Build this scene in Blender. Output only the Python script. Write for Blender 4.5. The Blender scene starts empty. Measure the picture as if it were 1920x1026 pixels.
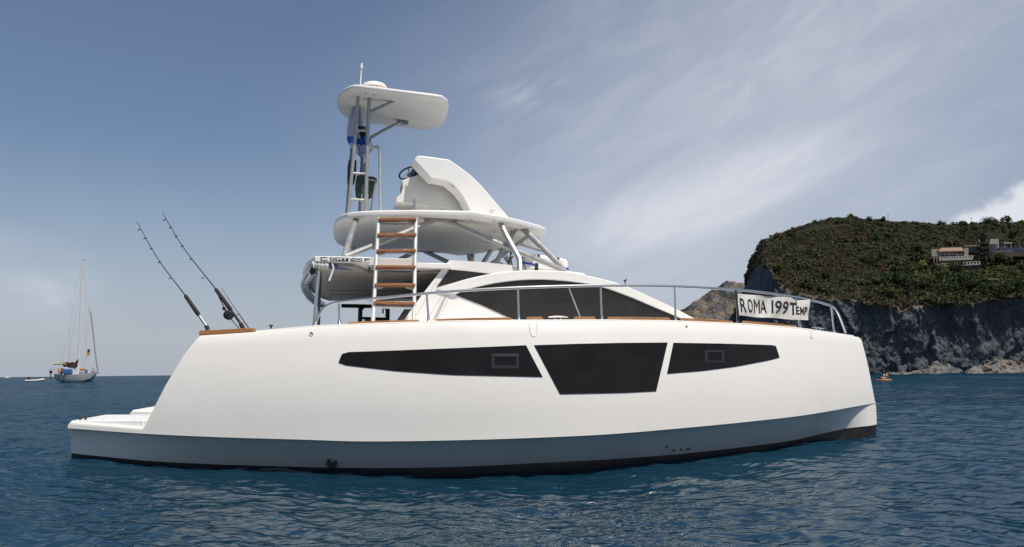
import bpy, bmesh, math, random
import numpy as np
from mathutils import Vector, Matrix, noise
random.seed(7)
rng = np.random.default_rng(11)
SC = bpy.context.scene
COL = SC.collection
R = math.radians

# ------------------------------------------------------------------ camera
FPX, CX, CY = 1478.0, 960.0, 513.0          # focal length and centre in pixels of the 1920x1026 photograph
HOR, ROLL, CAMZ = 696.5, 0.0115, 1.2        # horizon row, roll, eye height above the sea
PITCH = math.atan((HOR - CY) / FPX)
c_f = Vector((0, math.cos(PITCH), math.sin(PITCH)))
_u0 = Vector((0, -math.sin(PITCH), math.cos(PITCH)))
c_r = Vector((1, 0, 0)) * math.cos(ROLL) - _u0 * math.sin(ROLL)
c_u = Vector((1, 0, 0)) * math.sin(ROLL) + _u0 * math.cos(ROLL)
CAM = Vector((0, 0, CAMZ))
cd = bpy.data.cameras.new('camera')
cam = bpy.data.objects.new('camera', cd)
COL.objects.link(cam)
SC.camera = cam
cd.sensor_width = 36
cd.lens = FPX * 36 / 1920
cd.clip_start = 0.1
cd.clip_end = 80000
cam.matrix_world = Matrix(((c_r.x, c_u.x, -c_f.x, CAM.x), (c_r.y, c_u.y, -c_f.y, CAM.y), (c_r.z, c_u.z, -c_f.z, CAM.z), (0, 0, 0, 1)))

# ------------------------------------------------------------------ light
SUN_DIR = Vector((0.29, -0.385, 0.875)).normalized()      # towards the sun
SUN_EL = math.asin(SUN_DIR.z)
sd = bpy.data.lights.new('sun', 'SUN')
sd.energy = 4.6
sd.angle = R(0.5)
sd.color = (1, 0.93, 0.83)
sun = bpy.data.objects.new('sun', sd)
COL.objects.link(sun)
sun.rotation_euler = (-SUN_DIR).to_track_quat('-Z', 'Y').to_euler()

SC.view_settings.view_transform = 'Standard'
SC.view_settings.look = 'None'
SC.view_settings.exposure = 0.0
SC.view_settings.gamma = 1.0
SC.cycles.use_denoising = True
SC.cycles.caustics_reflective = False
SC.cycles.max_bounces = 8
SC.cycles.sample_clamp_indirect = 6.0


class NT:
    """small helper for node trees"""
    def __init__(self, tree):
        self.t = tree

    def n(self, typ, **kw):
        nd = self.t.nodes.new(typ)
        for k, v in kw.items():
            if k.startswith('i_'):
                key = k[2:]
                key = int(key) if key.isdigit() else key
                self.put(nd.inputs[key], v)
            else:
                setattr(nd, k, v)
        return nd

    def put(self, sock, v):
        if isinstance(v, bpy.types.NodeSocket):
            self.t.links.new(v, sock)
        else:
            sock.default_value = v

    def math(self, op, a, b=None, c=None, clamp=False):
        nd = self.n('ShaderNodeMath', operation=op, use_clamp=clamp)
        for i, v in enumerate((a, b, c)):
            if v is not None:
                self.put(nd.inputs[i], v)
        return nd.outputs[0]

    def mix(self, fac, a, b, blend='MIX'):
        nd = self.n('ShaderNodeMix', data_type='RGBA', blend_type=blend)
        self.put(nd.inputs[0], fac)
        self.put(nd.inputs[6], a)
        self.put(nd.inputs[7], b)
        return nd.outputs[2]

    def ramp(self, fac, stops, interp='LINEAR'):
        nd = self.n('ShaderNodeValToRGB')
        nd.color_ramp.interpolation = interp
        el = nd.color_ramp.elements
        while len(el) < len(stops):
            el.new(0.5)
        for e, (p, c) in zip(el, stops):
            e.position = p
            e.color = c if len(c) == 4 else (*c, 1)
        self.put(nd.inputs[0], fac)
        return nd.outputs[0]

    def sstep(self, x, a, b):
        nd = self.n('ShaderNodeMapRange', interpolation_type='SMOOTHSTEP')
        self.put(nd.inputs[0], x)
        self.put(nd.inputs[1], a)
        self.put(nd.inputs[2], b)
        return nd.outputs[0]


def build_world():
    w = bpy.data.worlds.new('World')
    SC.world = w
    w.use_nodes = True
    t = NT(w.node_tree)
    w.node_tree.nodes.clear()
    sky = t.n('ShaderNodeTexSky', sky_type='NISHITA', sun_disc=False, sun_elevation=SUN_EL,
              sun_rotation=math.atan2(SUN_DIR.x, SUN_DIR.y), altitude=0, air_density=1.0, dust_density=1.0, ozone_density=1.5)
    hs = t.n('ShaderNodeHueSaturation', i_Saturation=1.06, i_Value=SKY_VALUE, i_Color=sky.outputs[0]).outputs[0]
    tc = t.n('ShaderNodeTexCoord')
    sep = t.n('ShaderNodeSeparateXYZ', i_0=tc.outputs['Generated'])
    az = t.math('MULTIPLY', t.math('ARCTAN2', sep.outputs[0], sep.outputs[1]), 57.29578)
    el = t.math('MULTIPLY', t.math('ARCSINE', sep.outputs[2]), 57.29578)

    def blob(a0, e0, ra, re, rot):
        """soft ellipse of sky around azimuth a0, elevation e0 (degrees)"""
        c, s = math.cos(R(rot)), math.sin(R(rot))
        da = t.math('SUBTRACT', az, a0)
        de = t.math('SUBTRACT', el, e0)
        x = t.math('ADD', t.math('MULTIPLY', da, c / ra), t.math('MULTIPLY', de, s / ra))
        y = t.math('ADD', t.math('MULTIPLY', da, -s / re), t.math('MULTIPLY', de, c / re))
        d = t.math('SQRT', t.math('ADD', t.math('MULTIPLY', x, x), t.math('MULTIPLY', y, y)))
        return t.sstep(d, 1.0, 0.0)

    def streak(rot, sx, sy, detail, seed):
        c, s = math.cos(R(rot)), math.sin(R(rot))
        x = t.math('ADD', t.math('MULTIPLY', az, c * sx), t.math('MULTIPLY', el, s * sx))
        y = t.math('ADD', t.math('MULTIPLY', az, -s * sy), t.math('MULTIPLY', el, c * sy))
        v = t.n('ShaderNodeCombineXYZ', i_0=x, i_1=y, i_2=seed)
        nz = t.n('ShaderNodeTexNoise', i_Scale=1.0, i_Detail=detail, i_Roughness=0.6, i_Distortion=0.6)
        t.put(nz.inputs['Vector'], v.outputs[0])
        return nz.outputs[0]

    n1 = t.sstep(streak(20, 0.06, 0.30, 7, 1.3), 0.30, 0.72)
    n2 = t.sstep(streak(28, 0.14, 0.42, 7, 5.1), 0.38, 0.75)
    n3 = t.sstep(streak(0, 0.16, 0.26, 6, 9.7), 0.35, 0.7)
    cl = t.math('MULTIPLY', blob(14, 12, 16, 3.6, 16), t.math('MULTIPLY_ADD', n1, 0.34, 0.40))
    cl = t.math('ADD', cl, t.math('MULTIPLY', blob(26, 25, 50, 17, 14), t.math('MULTIPLY_ADD', n2, 0.17, 0.46)))
    cl = t.math('ADD', cl, t.math('MULTIPLY', blob(17, 10, 36, 15, 8), t.math('MULTIPLY_ADD', n1, 0.18, 0.33)))
    cl = t.math('ADD', cl, t.math('MULTIPLY', blob(2, 20, 5, 1.6, 8), t.math('MULTIPLY', n2, 0.30)))
    cl = t.math('ADD', cl, t.math('MULTIPLY', blob(-33, 5.5, 8, 4.5, -10), t.math('MULTIPLY_ADD', n3, 0.5, 0.15)))
    cl = t.math('MINIMUM', cl, 0.9)
    hs = t.mix(0.12, hs, (3.2, 3.6, 5.0, 1))
    hz = t.mix(t.math('MULTIPLY', t.sstep(el, 17.0, -2.0), 0.85), hs, (4.35, 4.75, 5.6, 1))
    cirrus = t.mix(cl, hz, (CLOUD[0], CLOUD[1], CLOUD[2], 1))
    # the bank of cumulus behind the headland
    nz = t.n('ShaderNodeTexNoise', i_Scale=0.55, i_Detail=7, i_Roughness=0.55)
    t.put(nz.inputs['Vector'], t.n('ShaderNodeCombineXYZ', i_0=az, i_1=el, i_2=3.3).outputs[0])
    b = t.math('ADD', blob(34.5, 8.2, 9.5, 5.0, 8), t.math('MULTIPLY_ADD', nz.outputs[0], 0.7, -0.35))
    cu = t.math('MULTIPLY', t.sstep(b, 0.30, 0.58), 0.92)
    out = t.mix(cu, cirrus, (CLOUD[0] * 1.1, CLOUD[1] * 1.1, CLOUD[2] * 1.08, 1))
    bg = t.n('ShaderNodeBackground', i_Color=out, i_Strength=0.1)
    o = t.n('ShaderNodeOutputWorld')
    w.node_tree.links.new(bg.outputs[0], o.inputs[0])


SKY_VALUE = 0.86
CLOUD = (6.95, 7.15, 7.85)
build_world()

# ------------------------------------------------------------------ pixel -> place
PSI = R(12)                                   # the yacht's bow points right and a little away
BO = Vector((0, 14.9, 0))
bU = Vector((math.cos(PSI), math.sin(PSI), 0))
bW = Vector((-math.sin(PSI), math.cos(PSI), 0))


def ray(x, y):
    return c_f + c_r * ((x - CX) / FPX) + c_u * ((CY - y) / FPX)


def boat(s, w, z):
    return BO + bU * s + bW * w + Vector((0, 0, z))


def swz(P):
    q = P - BO
    return q.dot(bU), q.dot(bW), P.z


def onw(x, y, w):
    """point of the yacht's vertical plane at distance w from its centreline (w < 0 is the near side)"""
    d = ray(x, y)
    k = ((BO + bW * w) - CAM).dot(bW) / d.dot(bW)
    return CAM + d * k


def atd(x, y, depth):
    """point at a given depth along the view axis"""
    return CAM + ray(x, y) * depth


def at_y(x, y, Y):
    d = ray(x, y)
    return CAM + d * (Y / d.y)


_gs = np.array([-7.2, -6.8, -5.8, -5.0, -4.0, -3.0, -2.0, -1.0, 0.0, 1.0, 2.0, 3.0, 4.0, 5.0, 6.2, 6.8])
_gv = np.array([2.40, 2.50, 2.82, 3.07, 3.36, 3.62, 3.84, 3.97, 4.00, 3.92, 3.74, 3.46, 3.08, 2.60, 1.92, 1.55])


def _smooth_curve(xs, ys):
    n = len(xs)
    m = np.zeros(n)
    m[1:-1] = (ys[2:] - ys[:-2]) / (xs[2:] - xs[:-2])
    m[0], m[-1] = (ys[1] - ys[0]) / (xs[1] - xs[0]), (ys[-1] - ys[-2]) / (xs[-1] - xs[-2])

    def f(x):
        x = min(max(x, xs[0]), xs[-1])
        i = min(max(int(np.searchsorted(xs, x)) - 1, 0), n - 2)
        h = xs[i + 1] - xs[i]
        t = (x - xs[i]) / h
        return ((2 * t**3 - 3 * t**2 + 1) * ys[i] + (t**3 - 2 * t**2 + t) * h * m[i] + (-2 * t**3 + 3 * t**2) * ys[i + 1] + (t**3 - t**2) * h * m[i + 1])
    return f


half_beam = _smooth_curve(_gs, _gv)


def sst(x, a, b):
    t = min(max((x - a) / (b - a), 0), 1)
    return t * t * (3 - 2 * t)


def hull_w(s, z):
    """outer half breadth of the topsides: slight tumblehome towards the deck"""
    t = min(max((z - 0.45) / 1.45, 0), 1)
    return half_beam(s) - 0.16 * t**1.8 + 0.02 * math.sin(t * math.pi)


def onhull(x, y, off=0.0):
    """point of the near topside seen at a pixel; off > 0 is inboard"""
    w = -3.3
    for _ in range(14):
        P = onw(x, y, w)
        s, _w, z = swz(P)
        w = -(hull_w(s, z) - off)
    return onw(x, y, w)


# ------------------------------------------------------------------ mesh builder
class MB:
    def __init__(self):
        self.v, self.f, self.m = [], [], []

    def add(self, vs, fs, m=0):
        o = len(self.v)
        self.v += [Vector(p) for p in vs]
        for f in fs:
            self.f.append([i + o for i in f])
            self.m.append(m)
        return self

    def tube(self, pts, r, seg=8, m=0, closed=False, flat=None):
        pts = [Vector(p) for p in pts]
        n = len(pts)
        rs = list(r) if hasattr(r, '__len__') else [r] * n
        tang = []
        for i in range(n):
            a = pts[(i - 1) % n] if (closed or i > 0) else pts[0]
            b = pts[(i + 1) % n] if (closed or i < n - 1) else pts[-1]
            tang.append((b - a).normalized())
        ref = Vector((0, 0, 1)) if abs(tang[0].z) < 0.9 else Vector((1, 0, 0))
        nv = tang[0].cross(ref).normalized()
        vs = []
        for i in range(n):
            nv = (nv - tang[i] * nv.dot(tang[i])).normalized()
            bv = tang[i].cross(nv)
            for k in range(seg):
                a = 2 * math.pi * k / seg
                vs.append(pts[i] + (nv * math.cos(a) + bv * math.sin(a)) * rs[i])
        fs = []
        for i in range(n if closed else n - 1):
            j = (i + 1) % n
            for k in range(seg):
                l = (k + 1) % seg
                fs.append([i * seg + k, i * seg + l, j * seg + l, j * seg + k])
        if not closed:
            fs.append(list(range(seg))[::-1])
            fs.append([(n - 1) * seg + k for k in range(seg)])
        return self.add(vs, fs, m)

    def hexa(self, a, b, m=0):
        """box between two quads a and b (4 points each)"""
        return self.add(list(a) + list(b), [[3, 2, 1, 0], [4, 5, 6, 7], [0, 1, 5, 4], [1, 2, 6, 5], [2, 3, 7, 6], [3, 0, 4, 7]], m)

    def box(self, c, ex, ey, ez, m=0):
        c, ex, ey, ez = Vector(c), Vector(ex), Vector(ey), Vector(ez)
        return self.hexa([c - ex - ey - ez, c + ex - ey - ez, c + ex + ey - ez, c - ex + ey - ez],
                         [c - ex - ey + ez, c + ex - ey + ez, c + ex + ey + ez, c - ex + ey + ez], m)

    def prism(self, poly, off, m=0):
        poly = [Vector(p) for p in poly]
        off = Vector(off)
        n = len(poly)
        fs = [list(range(n))[::-1], [n + i for i in range(n)]]
        fs += [[i, (i + 1) % n, n + (i + 1) % n, n + i] for i in range(n)]
        return self.add(poly + [p + off for p in poly], fs, m)

    def band(self, A, B, off, m=0):
        """solid strip between two polylines of equal length, thick by the vector off"""
        off = Vector(off)
        n = len(A)
        A, B = [Vector(p) for p in A], [Vector(p) for p in B]
        vs = A + B + [p + off for p in A] + [p + off for p in B]
        fs = []
        for i in range(n - 1):
            fs += [[i, i + 1, n + i + 1, n + i], [2 * n + i, 3 * n + i, 3 * n + i + 1, 2 * n + i + 1],
                   [i, 2 * n + i, 2 * n + i + 1, i + 1], [n + i, n + i + 1, 3 * n + i + 1, 3 * n + i]]
        fs += [[0, n, 3 * n, 2 * n], [n - 1, 3 * n - 1, 4 * n - 1, 2 * n - 1]]
        return self.add(vs, fs, m)

    def lathe(self, o, axis, prof, seg=16, m=0):
        o, axis = Vector(o), Vector(axis).normalized()
        ref = Vector((0, 0, 1)) if abs(axis.z) < 0.9 else Vector((1, 0, 0))
        a = axis.cross(ref).normalized()
        b = axis.cross(a)
        vs = []
        for r, h in prof:
            for k in range(seg):
                t = 2 * math.pi * k / seg
                vs.append(o + axis * h + (a * math.cos(t) + b * math.sin(t)) * max(r, 1e-4))
        fs = []
        for i in range(len(prof) - 1):
            for k in range(seg):
                l = (k + 1) % seg
                fs.append([i * seg + k, i * seg + l, (i + 1) * seg + l, (i + 1) * seg + k])
        fs.append(list(range(seg))[::-1])
        fs.append([(len(prof) - 1) * seg + k for k in range(seg)])
        return self.add(vs, fs, m)

    def grid(self, fn, nu, nv, m=0):
        vs = [fn(i / nu, j / nv) for j in range(nv + 1) for i in range(nu + 1)]
        fs = [[j * (nu + 1) + i, j * (nu + 1) + i + 1, (j + 1) * (nu + 1) + i + 1, (j + 1) * (nu + 1) + i] for j in range(nv) for i in range(nu)]
        return self.add(vs, fs, m)

    def rings(self, rings, m=0, cap=True):
        """skin closed rings of equal length, capped with fans"""
        n = len(rings[0])
        vs = [p for r in rings for p in r]
        fs = []
        for i in range(len(rings) - 1):
            for k in range(n):
                l = (k + 1) % n
                fs.append([i * n + k, i * n + l, (i + 1) * n + l, (i + 1) * n + k])
        if cap:
            for ri, rev in ((0, True), (len(rings) - 1, False)):
                c = sum((Vector(p) for p in rings[ri]), Vector()) / n
                vs = vs + [c]
                ci = len(vs) - 1
                for k in range(n):
                    l = (k + 1) % n
                    fs.append([ci, ri * n + l, ri * n + k] if rev else [ci, ri * n + k, ri * n + l])
        return self.add(vs, fs, m)


PARENT_W = {}


def mesh_from(name, mb, inv, mats, angle=35, fix=True):
    me = bpy.data.meshes.new(name)
    me.from_pydata([inv @ p for p in mb.v], [], mb.f)
    for mt in mats:
        me.materials.append(mt)
    me.polygons.foreach_set('material_index', mb.m)
    if fix:
        bm = bmesh.new()
        bm.from_mesh(me)
        bmesh.ops.recalc_face_normals(bm, faces=bm.faces)
        bm.to_mesh(me)
        bm.free()
    me.polygons.foreach_set('use_smooth', [True] * len(me.polygons))
    me.set_sharp_from_angle(angle=R(angle))
    me.update()
    return me


def part(name, mb, mats, parent, angle=35, label=None, bevel=0, fix=True):
    """a mesh in world coordinates becomes a child of its thing or part"""
    M = PARENT_W[parent.name]
    mats = mats if isinstance(mats, (list, tuple)) else [mats]
    ob = bpy.data.objects.new(name, mesh_from(name, mb, M.inverted(), mats, angle, fix))
    COL.objects.link(ob)
    ob.parent = parent
    PARENT_W[ob.name] = M
    if label:
        ob['label'] = label
    if bevel:
        b = ob.modifiers.new('bevel', 'BEVEL')
        b.width, b.segments, b.limit_method, b.angle_limit = bevel, 2, 'ANGLE', R(40)
    return ob


def tag(o, label, cat, group=None, kind=None):
    if label:
        o['label'] = label
    if cat:
        o['category'] = cat
    if group:
        o['group'] = group
    if kind:
        o['kind'] = kind
    return o


def thing(name, base, label, cat, rotz=0, group=None):
    e = bpy.data.objects.new(name, None)
    e.empty_display_size = 0.1
    COL.objects.link(e)
    e.location = base
    e.rotation_euler = (0, 0, rotz)
    PARENT_W[e.name] = Matrix.Translation(Vector(base)) @ Matrix.Rotation(rotz, 4, 'Z')
    return tag(e, label, cat, group)


def solo(name, mb, mats, base, label=None, cat=None, group=None, kind=None, angle=35, fix=True):
    """a thing that is one mesh"""
    mats = mats if isinstance(mats, (list, tuple)) else [mats]
    M = Matrix.Translation(Vector(base))
    ob = bpy.data.objects.new(name, mesh_from(name, mb, M.inverted(), mats, angle, fix))
    COL.objects.link(ob)
    ob.location = base
    PARENT_W[ob.name] = M
    return tag(ob, label, cat, group, kind)


# ------------------------------------------------------------------ materials
def mat(name, col, rough=0.5, metal=0.0, var=0.0, vscale=6.0, bump=0.0, bscale=30.0, coat=0.0, spec=0.5, stretch=None):
    m = bpy.data.materials.new(name)
    m.use_nodes = True
    t = NT(m.node_tree)
    p = m.node_tree.nodes['Principled BSDF']
    p.inputs['Base Color'].default_value = (*col, 1)
    p.inputs['Roughness'].default_value = rough
    p.inputs['Metallic'].default_value = metal
    p.inputs['Specular IOR Level'].default_value = spec
    p.inputs['Coat Weight'].default_value = coat
    p.inputs['Coat Roughness'].default_value = 0.06
    tc = t.n('ShaderNodeTexCoord').outputs['Object']
    if stretch:
        mp = t.n('ShaderNodeMapping', i_Scale=stretch)
        t.put(mp.inputs['Vector'], tc)
        tc = mp.outputs[0]
    if var:
        nz = t.n('ShaderNodeTexNoise', i_Scale=vscale, i_Detail=6, i_Roughness=0.6)
        t.put(nz.inputs['Vector'], tc)
        f = t.sstep(nz.outputs[0], 0.3, 0.7)
        lo = tuple(max(c * (1 - var), 0) for c in col)
        hi = tuple(min(c * (1 + var * 0.7), 1) for c in col)
        t.put(p.inputs['Base Color'], t.mix(f, (*lo, 1), (*hi, 1)))
        t.put(p.inputs['Roughness'], t.math('MULTIPLY_ADD', f, 0.15, max(rough - 0.07, 0.02)))
    if bump:
        nb = t.n('ShaderNodeTexNoise', i_Scale=bscale, i_Detail=5)
        t.put(nb.inputs['Vector'], tc)
        bp = t.n('ShaderNodeBump', i_Strength=bump, i_Distance=0.02, i_Height=nb.outputs[0])
        t.put(p.inputs['Normal'], bp.outputs[0])
    return m


M = {}
M['gel'] = mat('white_gelcoat', (0.82, 0.793, 0.745), 0.32, var=0.02, vscale=0.9, bump=0.01, bscale=1.5, coat=0.25)
M['white'] = mat('white_paint', (0.80, 0.79, 0.765), 0.4, var=0.03, vscale=2.0)
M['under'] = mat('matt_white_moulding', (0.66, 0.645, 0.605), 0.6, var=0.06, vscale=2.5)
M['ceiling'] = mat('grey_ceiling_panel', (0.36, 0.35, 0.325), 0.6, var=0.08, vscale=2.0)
M['black'] = mat('antifouling', (0.012, 0.013, 0.015), 0.55, var=0.3, vscale=4)
M['glass'] = mat('dark_glass', (0.013, 0.011, 0.0098), 0.05, var=0.25, vscale=2, spec=0.2)
M['cabin_glass'] = mat('smoked_glass', (0.022, 0.019, 0.017), 0.04, var=0.3, vscale=1.6, spec=0.5)
M['frame'] = mat('black_plastic', (0.018, 0.018, 0.019), 0.35)
M['teak'] = mat('varnished_teak', (0.32, 0.135, 0.05), 0.4, var=0.35, vscale=6, stretch=(1.5, 14, 14), coat=0.2)
M['teak_dry'] = mat('oiled_teak', (0.40, 0.20, 0.085), 0.5, var=0.25, vscale=6, stretch=(1.5, 14, 14))
M['steel'] = mat('polished_steel', (0.62, 0.62, 0.62), 0.24, metal=1.0)
M['alu'] = mat('painted_aluminium', (0.38, 0.38, 0.37), 0.36, metal=0.45, var=0.06, vscale=8)
M['alu_light'] = mat('silver_paint', (0.62, 0.62, 0.605), 0.36, metal=0.2, var=0.04, vscale=8)
M['alu_dark'] = mat('anodised_aluminium', (0.30, 0.305, 0.31), 0.4, metal=0.5, var=0.06, vscale=8)
M['rubber'] = mat('black_rubber', (0.012, 0.012, 0.012), 0.6)
M['cork'] = mat('rod_grip_foam', (0.015, 0.014, 0.014), 0.8)
M['green'] = mat('green_vinyl', (0.022, 0.045, 0.032), 0.5, var=0.2, vscale=8)
M['red'] = mat('red_lettering', (0.32, 0.03, 0.03), 0.5)
M['ink'] = mat('dark_lettering', (0.02, 0.012, 0.022), 0.6)
M['banner'] = mat('white_canvas', (0.66, 0.65, 0.61), 0.85, var=0.10, vscale=5)
M['canvas_blue'] = mat('blue_canvas', (0.10, 0.15, 0.27), 0.85, var=0.25, vscale=7)
M['canvas_white'] = mat('rolled_canvas', (0.72, 0.71, 0.69), 0.8, var=0.1, vscale=9)
M['vinyl'] = mat('grey_window_vinyl', (0.28, 0.29, 0.30), 0.2, var=0.2, vscale=5)
M['blue'] = mat('blue_stripe', (0.03, 0.08, 0.42), 0.5)
M['strap'] = mat('black_webbing', (0.012, 0.012, 0.014), 0.7)


# ------------------------------------------------------------------ sea
def build_sea():
    # full disc round the camera: fine columns in front, coarse ones behind
    front = np.concatenate([np.linspace(-R(52), -R(36.2), 60), np.linspace(-R(36), R(36), 500), np.linspace(R(36.2), R(52), 60)])
    back = np.linspace(R(52), R(308), 110)[1:-1]
    th = np.concatenate([front, back])
    rr = [0.5, 1.2, 2.0, 2.6, 3.1]
    while rr[-1] < 60:
        rr.append(rr[-1] * 1.0042)
    while rr[-1] < 45000:
        rr.append(rr[-1] + 0.55 + max(0, (rr[-1] - 60) * 0.004) if rr[-1] < 420 else rr[-1] * (1.015 if rr[-1] < 2500 else 1.15))
    rr = np.array(rr)
    dr = np.gradient(rr)
    X = rr[:, None] * np.sin(th)[None]
    Y = rr[:, None] * np.cos(th)[None]
    Z = np.zeros_like(X)
    DX, DY = np.zeros_like(X), np.zeros_like(X)
    isback = (np.abs(th) > R(36.1))
    sp = np.maximum(dr[:, None], rr[:, None] * np.where(isback, 0.02, 0.0025)[None])
    N = 120
    lam = np.exp(np.concatenate([rng.uniform(math.log(0.11), math.log(0.55), 66), rng.uniform(math.log(0.5), math.log(3.6), N - 86), rng.uniform(math.log(4.5), math.log(9), 10), rng.uniform(math.log(30), math.log(60), 10)]))
    ang = R(215) + rng.normal(0, 0.7, N)
    ph = rng.uniform(0, 2 * math.pi, N)
    for l, a, p in zip(lam, ang, ph):
        k = 2 * math.pi / l
        slope = 0.033 if l < 0.5 else (0.036 if l < 1.5 else 0.018)
        amp = slope / k
        fade = np.clip((l / sp - 2.2) / 3.0, 0, 1)
        if l > 4.2:      # the longer seas run in open water, away from the sheltered anchorage
            fade = fade * np.clip((rr[:, None] - (40 if l < 20 else 350)) / (60 if l < 20 else 400), 0, 1) * (2.2 if l < 20 else 2.0)
        q = k * (X * math.cos(a) + Y * math.sin(a)) + p
        Z += fade * amp * np.sin(q)
        c = fade * amp * 0.85 * np.cos(q)
        DX += c * math.cos(a)
        DY += c * math.sin(a)
    # gusts: patches of calmer and of rougher water
    g = 0.75 + 0.25 * np.sin(X * 0.31 + 1.3 * np.sin(Y * 0.17)) * np.sin(Y * 0.27 + 0.8)
    Z *= g
    # long swell: the yacht lies in a shallow trough
    S = (X - BO.x) * bU.x + (Y - BO.y) * bU.y
    W = (X - BO.x) * bW.x + (Y - BO.y) * bW.y
    Z += -0.26 * np.exp(-((S + 0.9) / 4.4) ** 2) * np.exp(-((W + 4.6) / 3.4) ** 2)
    Z += 0.08 * np.exp(-((S + 7.3) / 1.6) ** 2) * np.exp(-((W + 2.4) / 2.5) ** 2)
    Z += -0.025 * np.exp(-((S - 4.6) / 1.6) ** 2) * np.exp(-((W + 2.6) / 2.2) ** 2)
    nr, nt = X.shape
    co = np.stack([X + DX, Y + DY, Z], -1).reshape(-1, 3)
    co = np.concatenate([co, [[0, 0, -0.02]]])
    i, j = np.meshgrid(np.arange(nr - 1), np.arange(nt), indexing='ij')
    j2 = (j + 1) % nt
    quads = np.stack([i * nt + j, (i + 1) * nt + j, (i + 1) * nt + j2, i * nt + j2], -1).reshape(-1, 4)
    tris = np.stack([np.full(nt, nr * nt), np.arange(nt), (np.arange(nt) + 1) % nt], -1)
    me = bpy.data.meshes.new('sea')
    me.vertices.add(len(co))
    me.vertices.foreach_set('co', co.astype(np.float32).ravel())
    me.loops.add(quads.size + tris.size)
    me.loops.foreach_set('vertex_index', np.concatenate([quads.ravel(), tris.ravel()]).astype(np.int32))
    me.polygons.add(len(quads) + len(tris))
    ls = np.concatenate([np.arange(len(quads)) * 4, quads.size + np.arange(len(tris)) * 3])
    me.polygons.foreach_set('loop_start', ls.astype(np.int32))
    me.polygons.foreach_set('use_smooth', [True] * (len(quads) + len(tris)))
    me.update(calc_edges=True)
    me.validate()
    m = bpy.data.materials.new('sea_water')
    m.use_nodes = True
    t = NT(m.node_tree)
    tc = t.n('ShaderNodeTexCoord').outputs['Object']
    big = t.n('ShaderNodeTexNoise', i_Scale=0.05, i_Detail=3)
    t.put(big.inputs['Vector'], tc)
    mp = t.n('ShaderNodeMapping', i_Scale=(0.7, 1.5, 1))
    t.put(mp.inputs['Vector'], tc)
    n1 = t.n('ShaderNodeTexNoise', i_Scale=3.2, i_Detail=2, i_Roughness=0.45, i_Distortion=0.4)
    t.put(n1.inputs['Vector'], mp.outputs[0])
    b1 = t.n('ShaderNodeBump', i_Strength=1.0, i_Distance=0.045, i_Height=n1.outputs[0])
    n2 = t.n('ShaderNodeTexNoise', i_Scale=10.0, i_Detail=1, i_Roughness=0.5, i_Distortion=0.6)
    t.put(n2.inputs['Vector'], mp.outputs[0])
    b2 = t.n('ShaderNodeBump', i_Strength=1.0, i_Distance=0.008, i_Height=n2.outputs[0])
    t.put(b2.inputs['Normal'], b1.outputs[0])
    nrm = b2.outputs[0]
    # light scattered back from the deep, and the surface mirror (its strength levelled off as on a rippled sea)
    body = t.n('ShaderNodeBsdfDiffuse', i_Color=t.mix(t.sstep(big.outputs[0], 0.35, 0.65), (0.0032, 0.023, 0.043, 1), (0.0044, 0.031, 0.058, 1)))
    t.put(body.inputs['Normal'], nrm)
    gl = t.n('ShaderNodeBsdfGlossy', i_Roughness=0.02, i_Color=(0.88, 0.96, 1.0, 1))
    t.put(gl.inputs['Normal'], nrm)
    fr = t.n('ShaderNodeFresnel', i_IOR=1.333)
    t.put(fr.inputs['Normal'], nrm)
    fac = t.math('MINIMUM', t.math('MULTIPLY', fr.outputs[0], 0.30), 0.21)
    mx = t.n('ShaderNodeMixShader', i_0=fac)
    m.node_tree.links.new(body.outputs[0], mx.inputs[1])
    m.node_tree.links.new(gl.outputs[0], mx.inputs[2])
    m.node_tree.links.new(mx.outputs[0], m.node_tree.nodes['Material Output'].inputs[0])
    m.node_tree.nodes.remove(m.node_tree.nodes['Principled BSDF'])
    me.materials.append(m)
    o = bpy.data.objects.new('sea', me)
    COL.objects.link(o)
    o['kind'] = 'structure'
    o['label'] = 'dark blue rippled sea under the yacht'


build_sea()


# ------------------------------------------------------------------ the yacht
YACHT = thing('catamaran_yacht', boat(0, 0, 0), 'large white power catamaran with black hull windows and a lookout tower', 'yacht', PSI)


def L(pts, w):
    return [onw(x, y, w) for x, y in pts]


def mir(P):
    s, w, z = swz(P)
    return boat(s, -w, z)


def resample(pts, n):
    pts = [Vector((p[0], p[1])) for p in pts]
    d = [0]
    for a, b in zip(pts, pts[1:]):
        d.append(d[-1] + (b - a).length)
    out = []
    for i in range(n):
        t = d[-1] * i / (n - 1)
        k = 0
        while k < len(d) - 2 and d[k + 1] < t:
            k += 1
        f = (t - d[k]) / max(d[k + 1] - d[k], 1e-9)
        out.append(tuple(pts[k].lerp(pts[k + 1], min(max(f, 0), 1))))
    return out


def curve_px(pts, n):
    """smooth curve through pixels"""
    P = [Vector(p) for p in pts]
    out = []
    for i in range(n):
        t = i / (n - 1) * (len(P) - 1)
        k = min(int(t), len(P) - 2)
        f = t - k
        p0, p1, p2, p3 = P[max(k - 1, 0)], P[k], P[k + 1], P[min(k + 2, len(P) - 1)]
        q = 0.5 * ((2 * p1) + (p2 - p0) * f + (2 * p0 - 5 * p1 + 4 * p2 - p3) * f * f + (3 * p1 - p0 - 3 * p2 + p3) * f**3)
        out.append(tuple(q))
    return out


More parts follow.
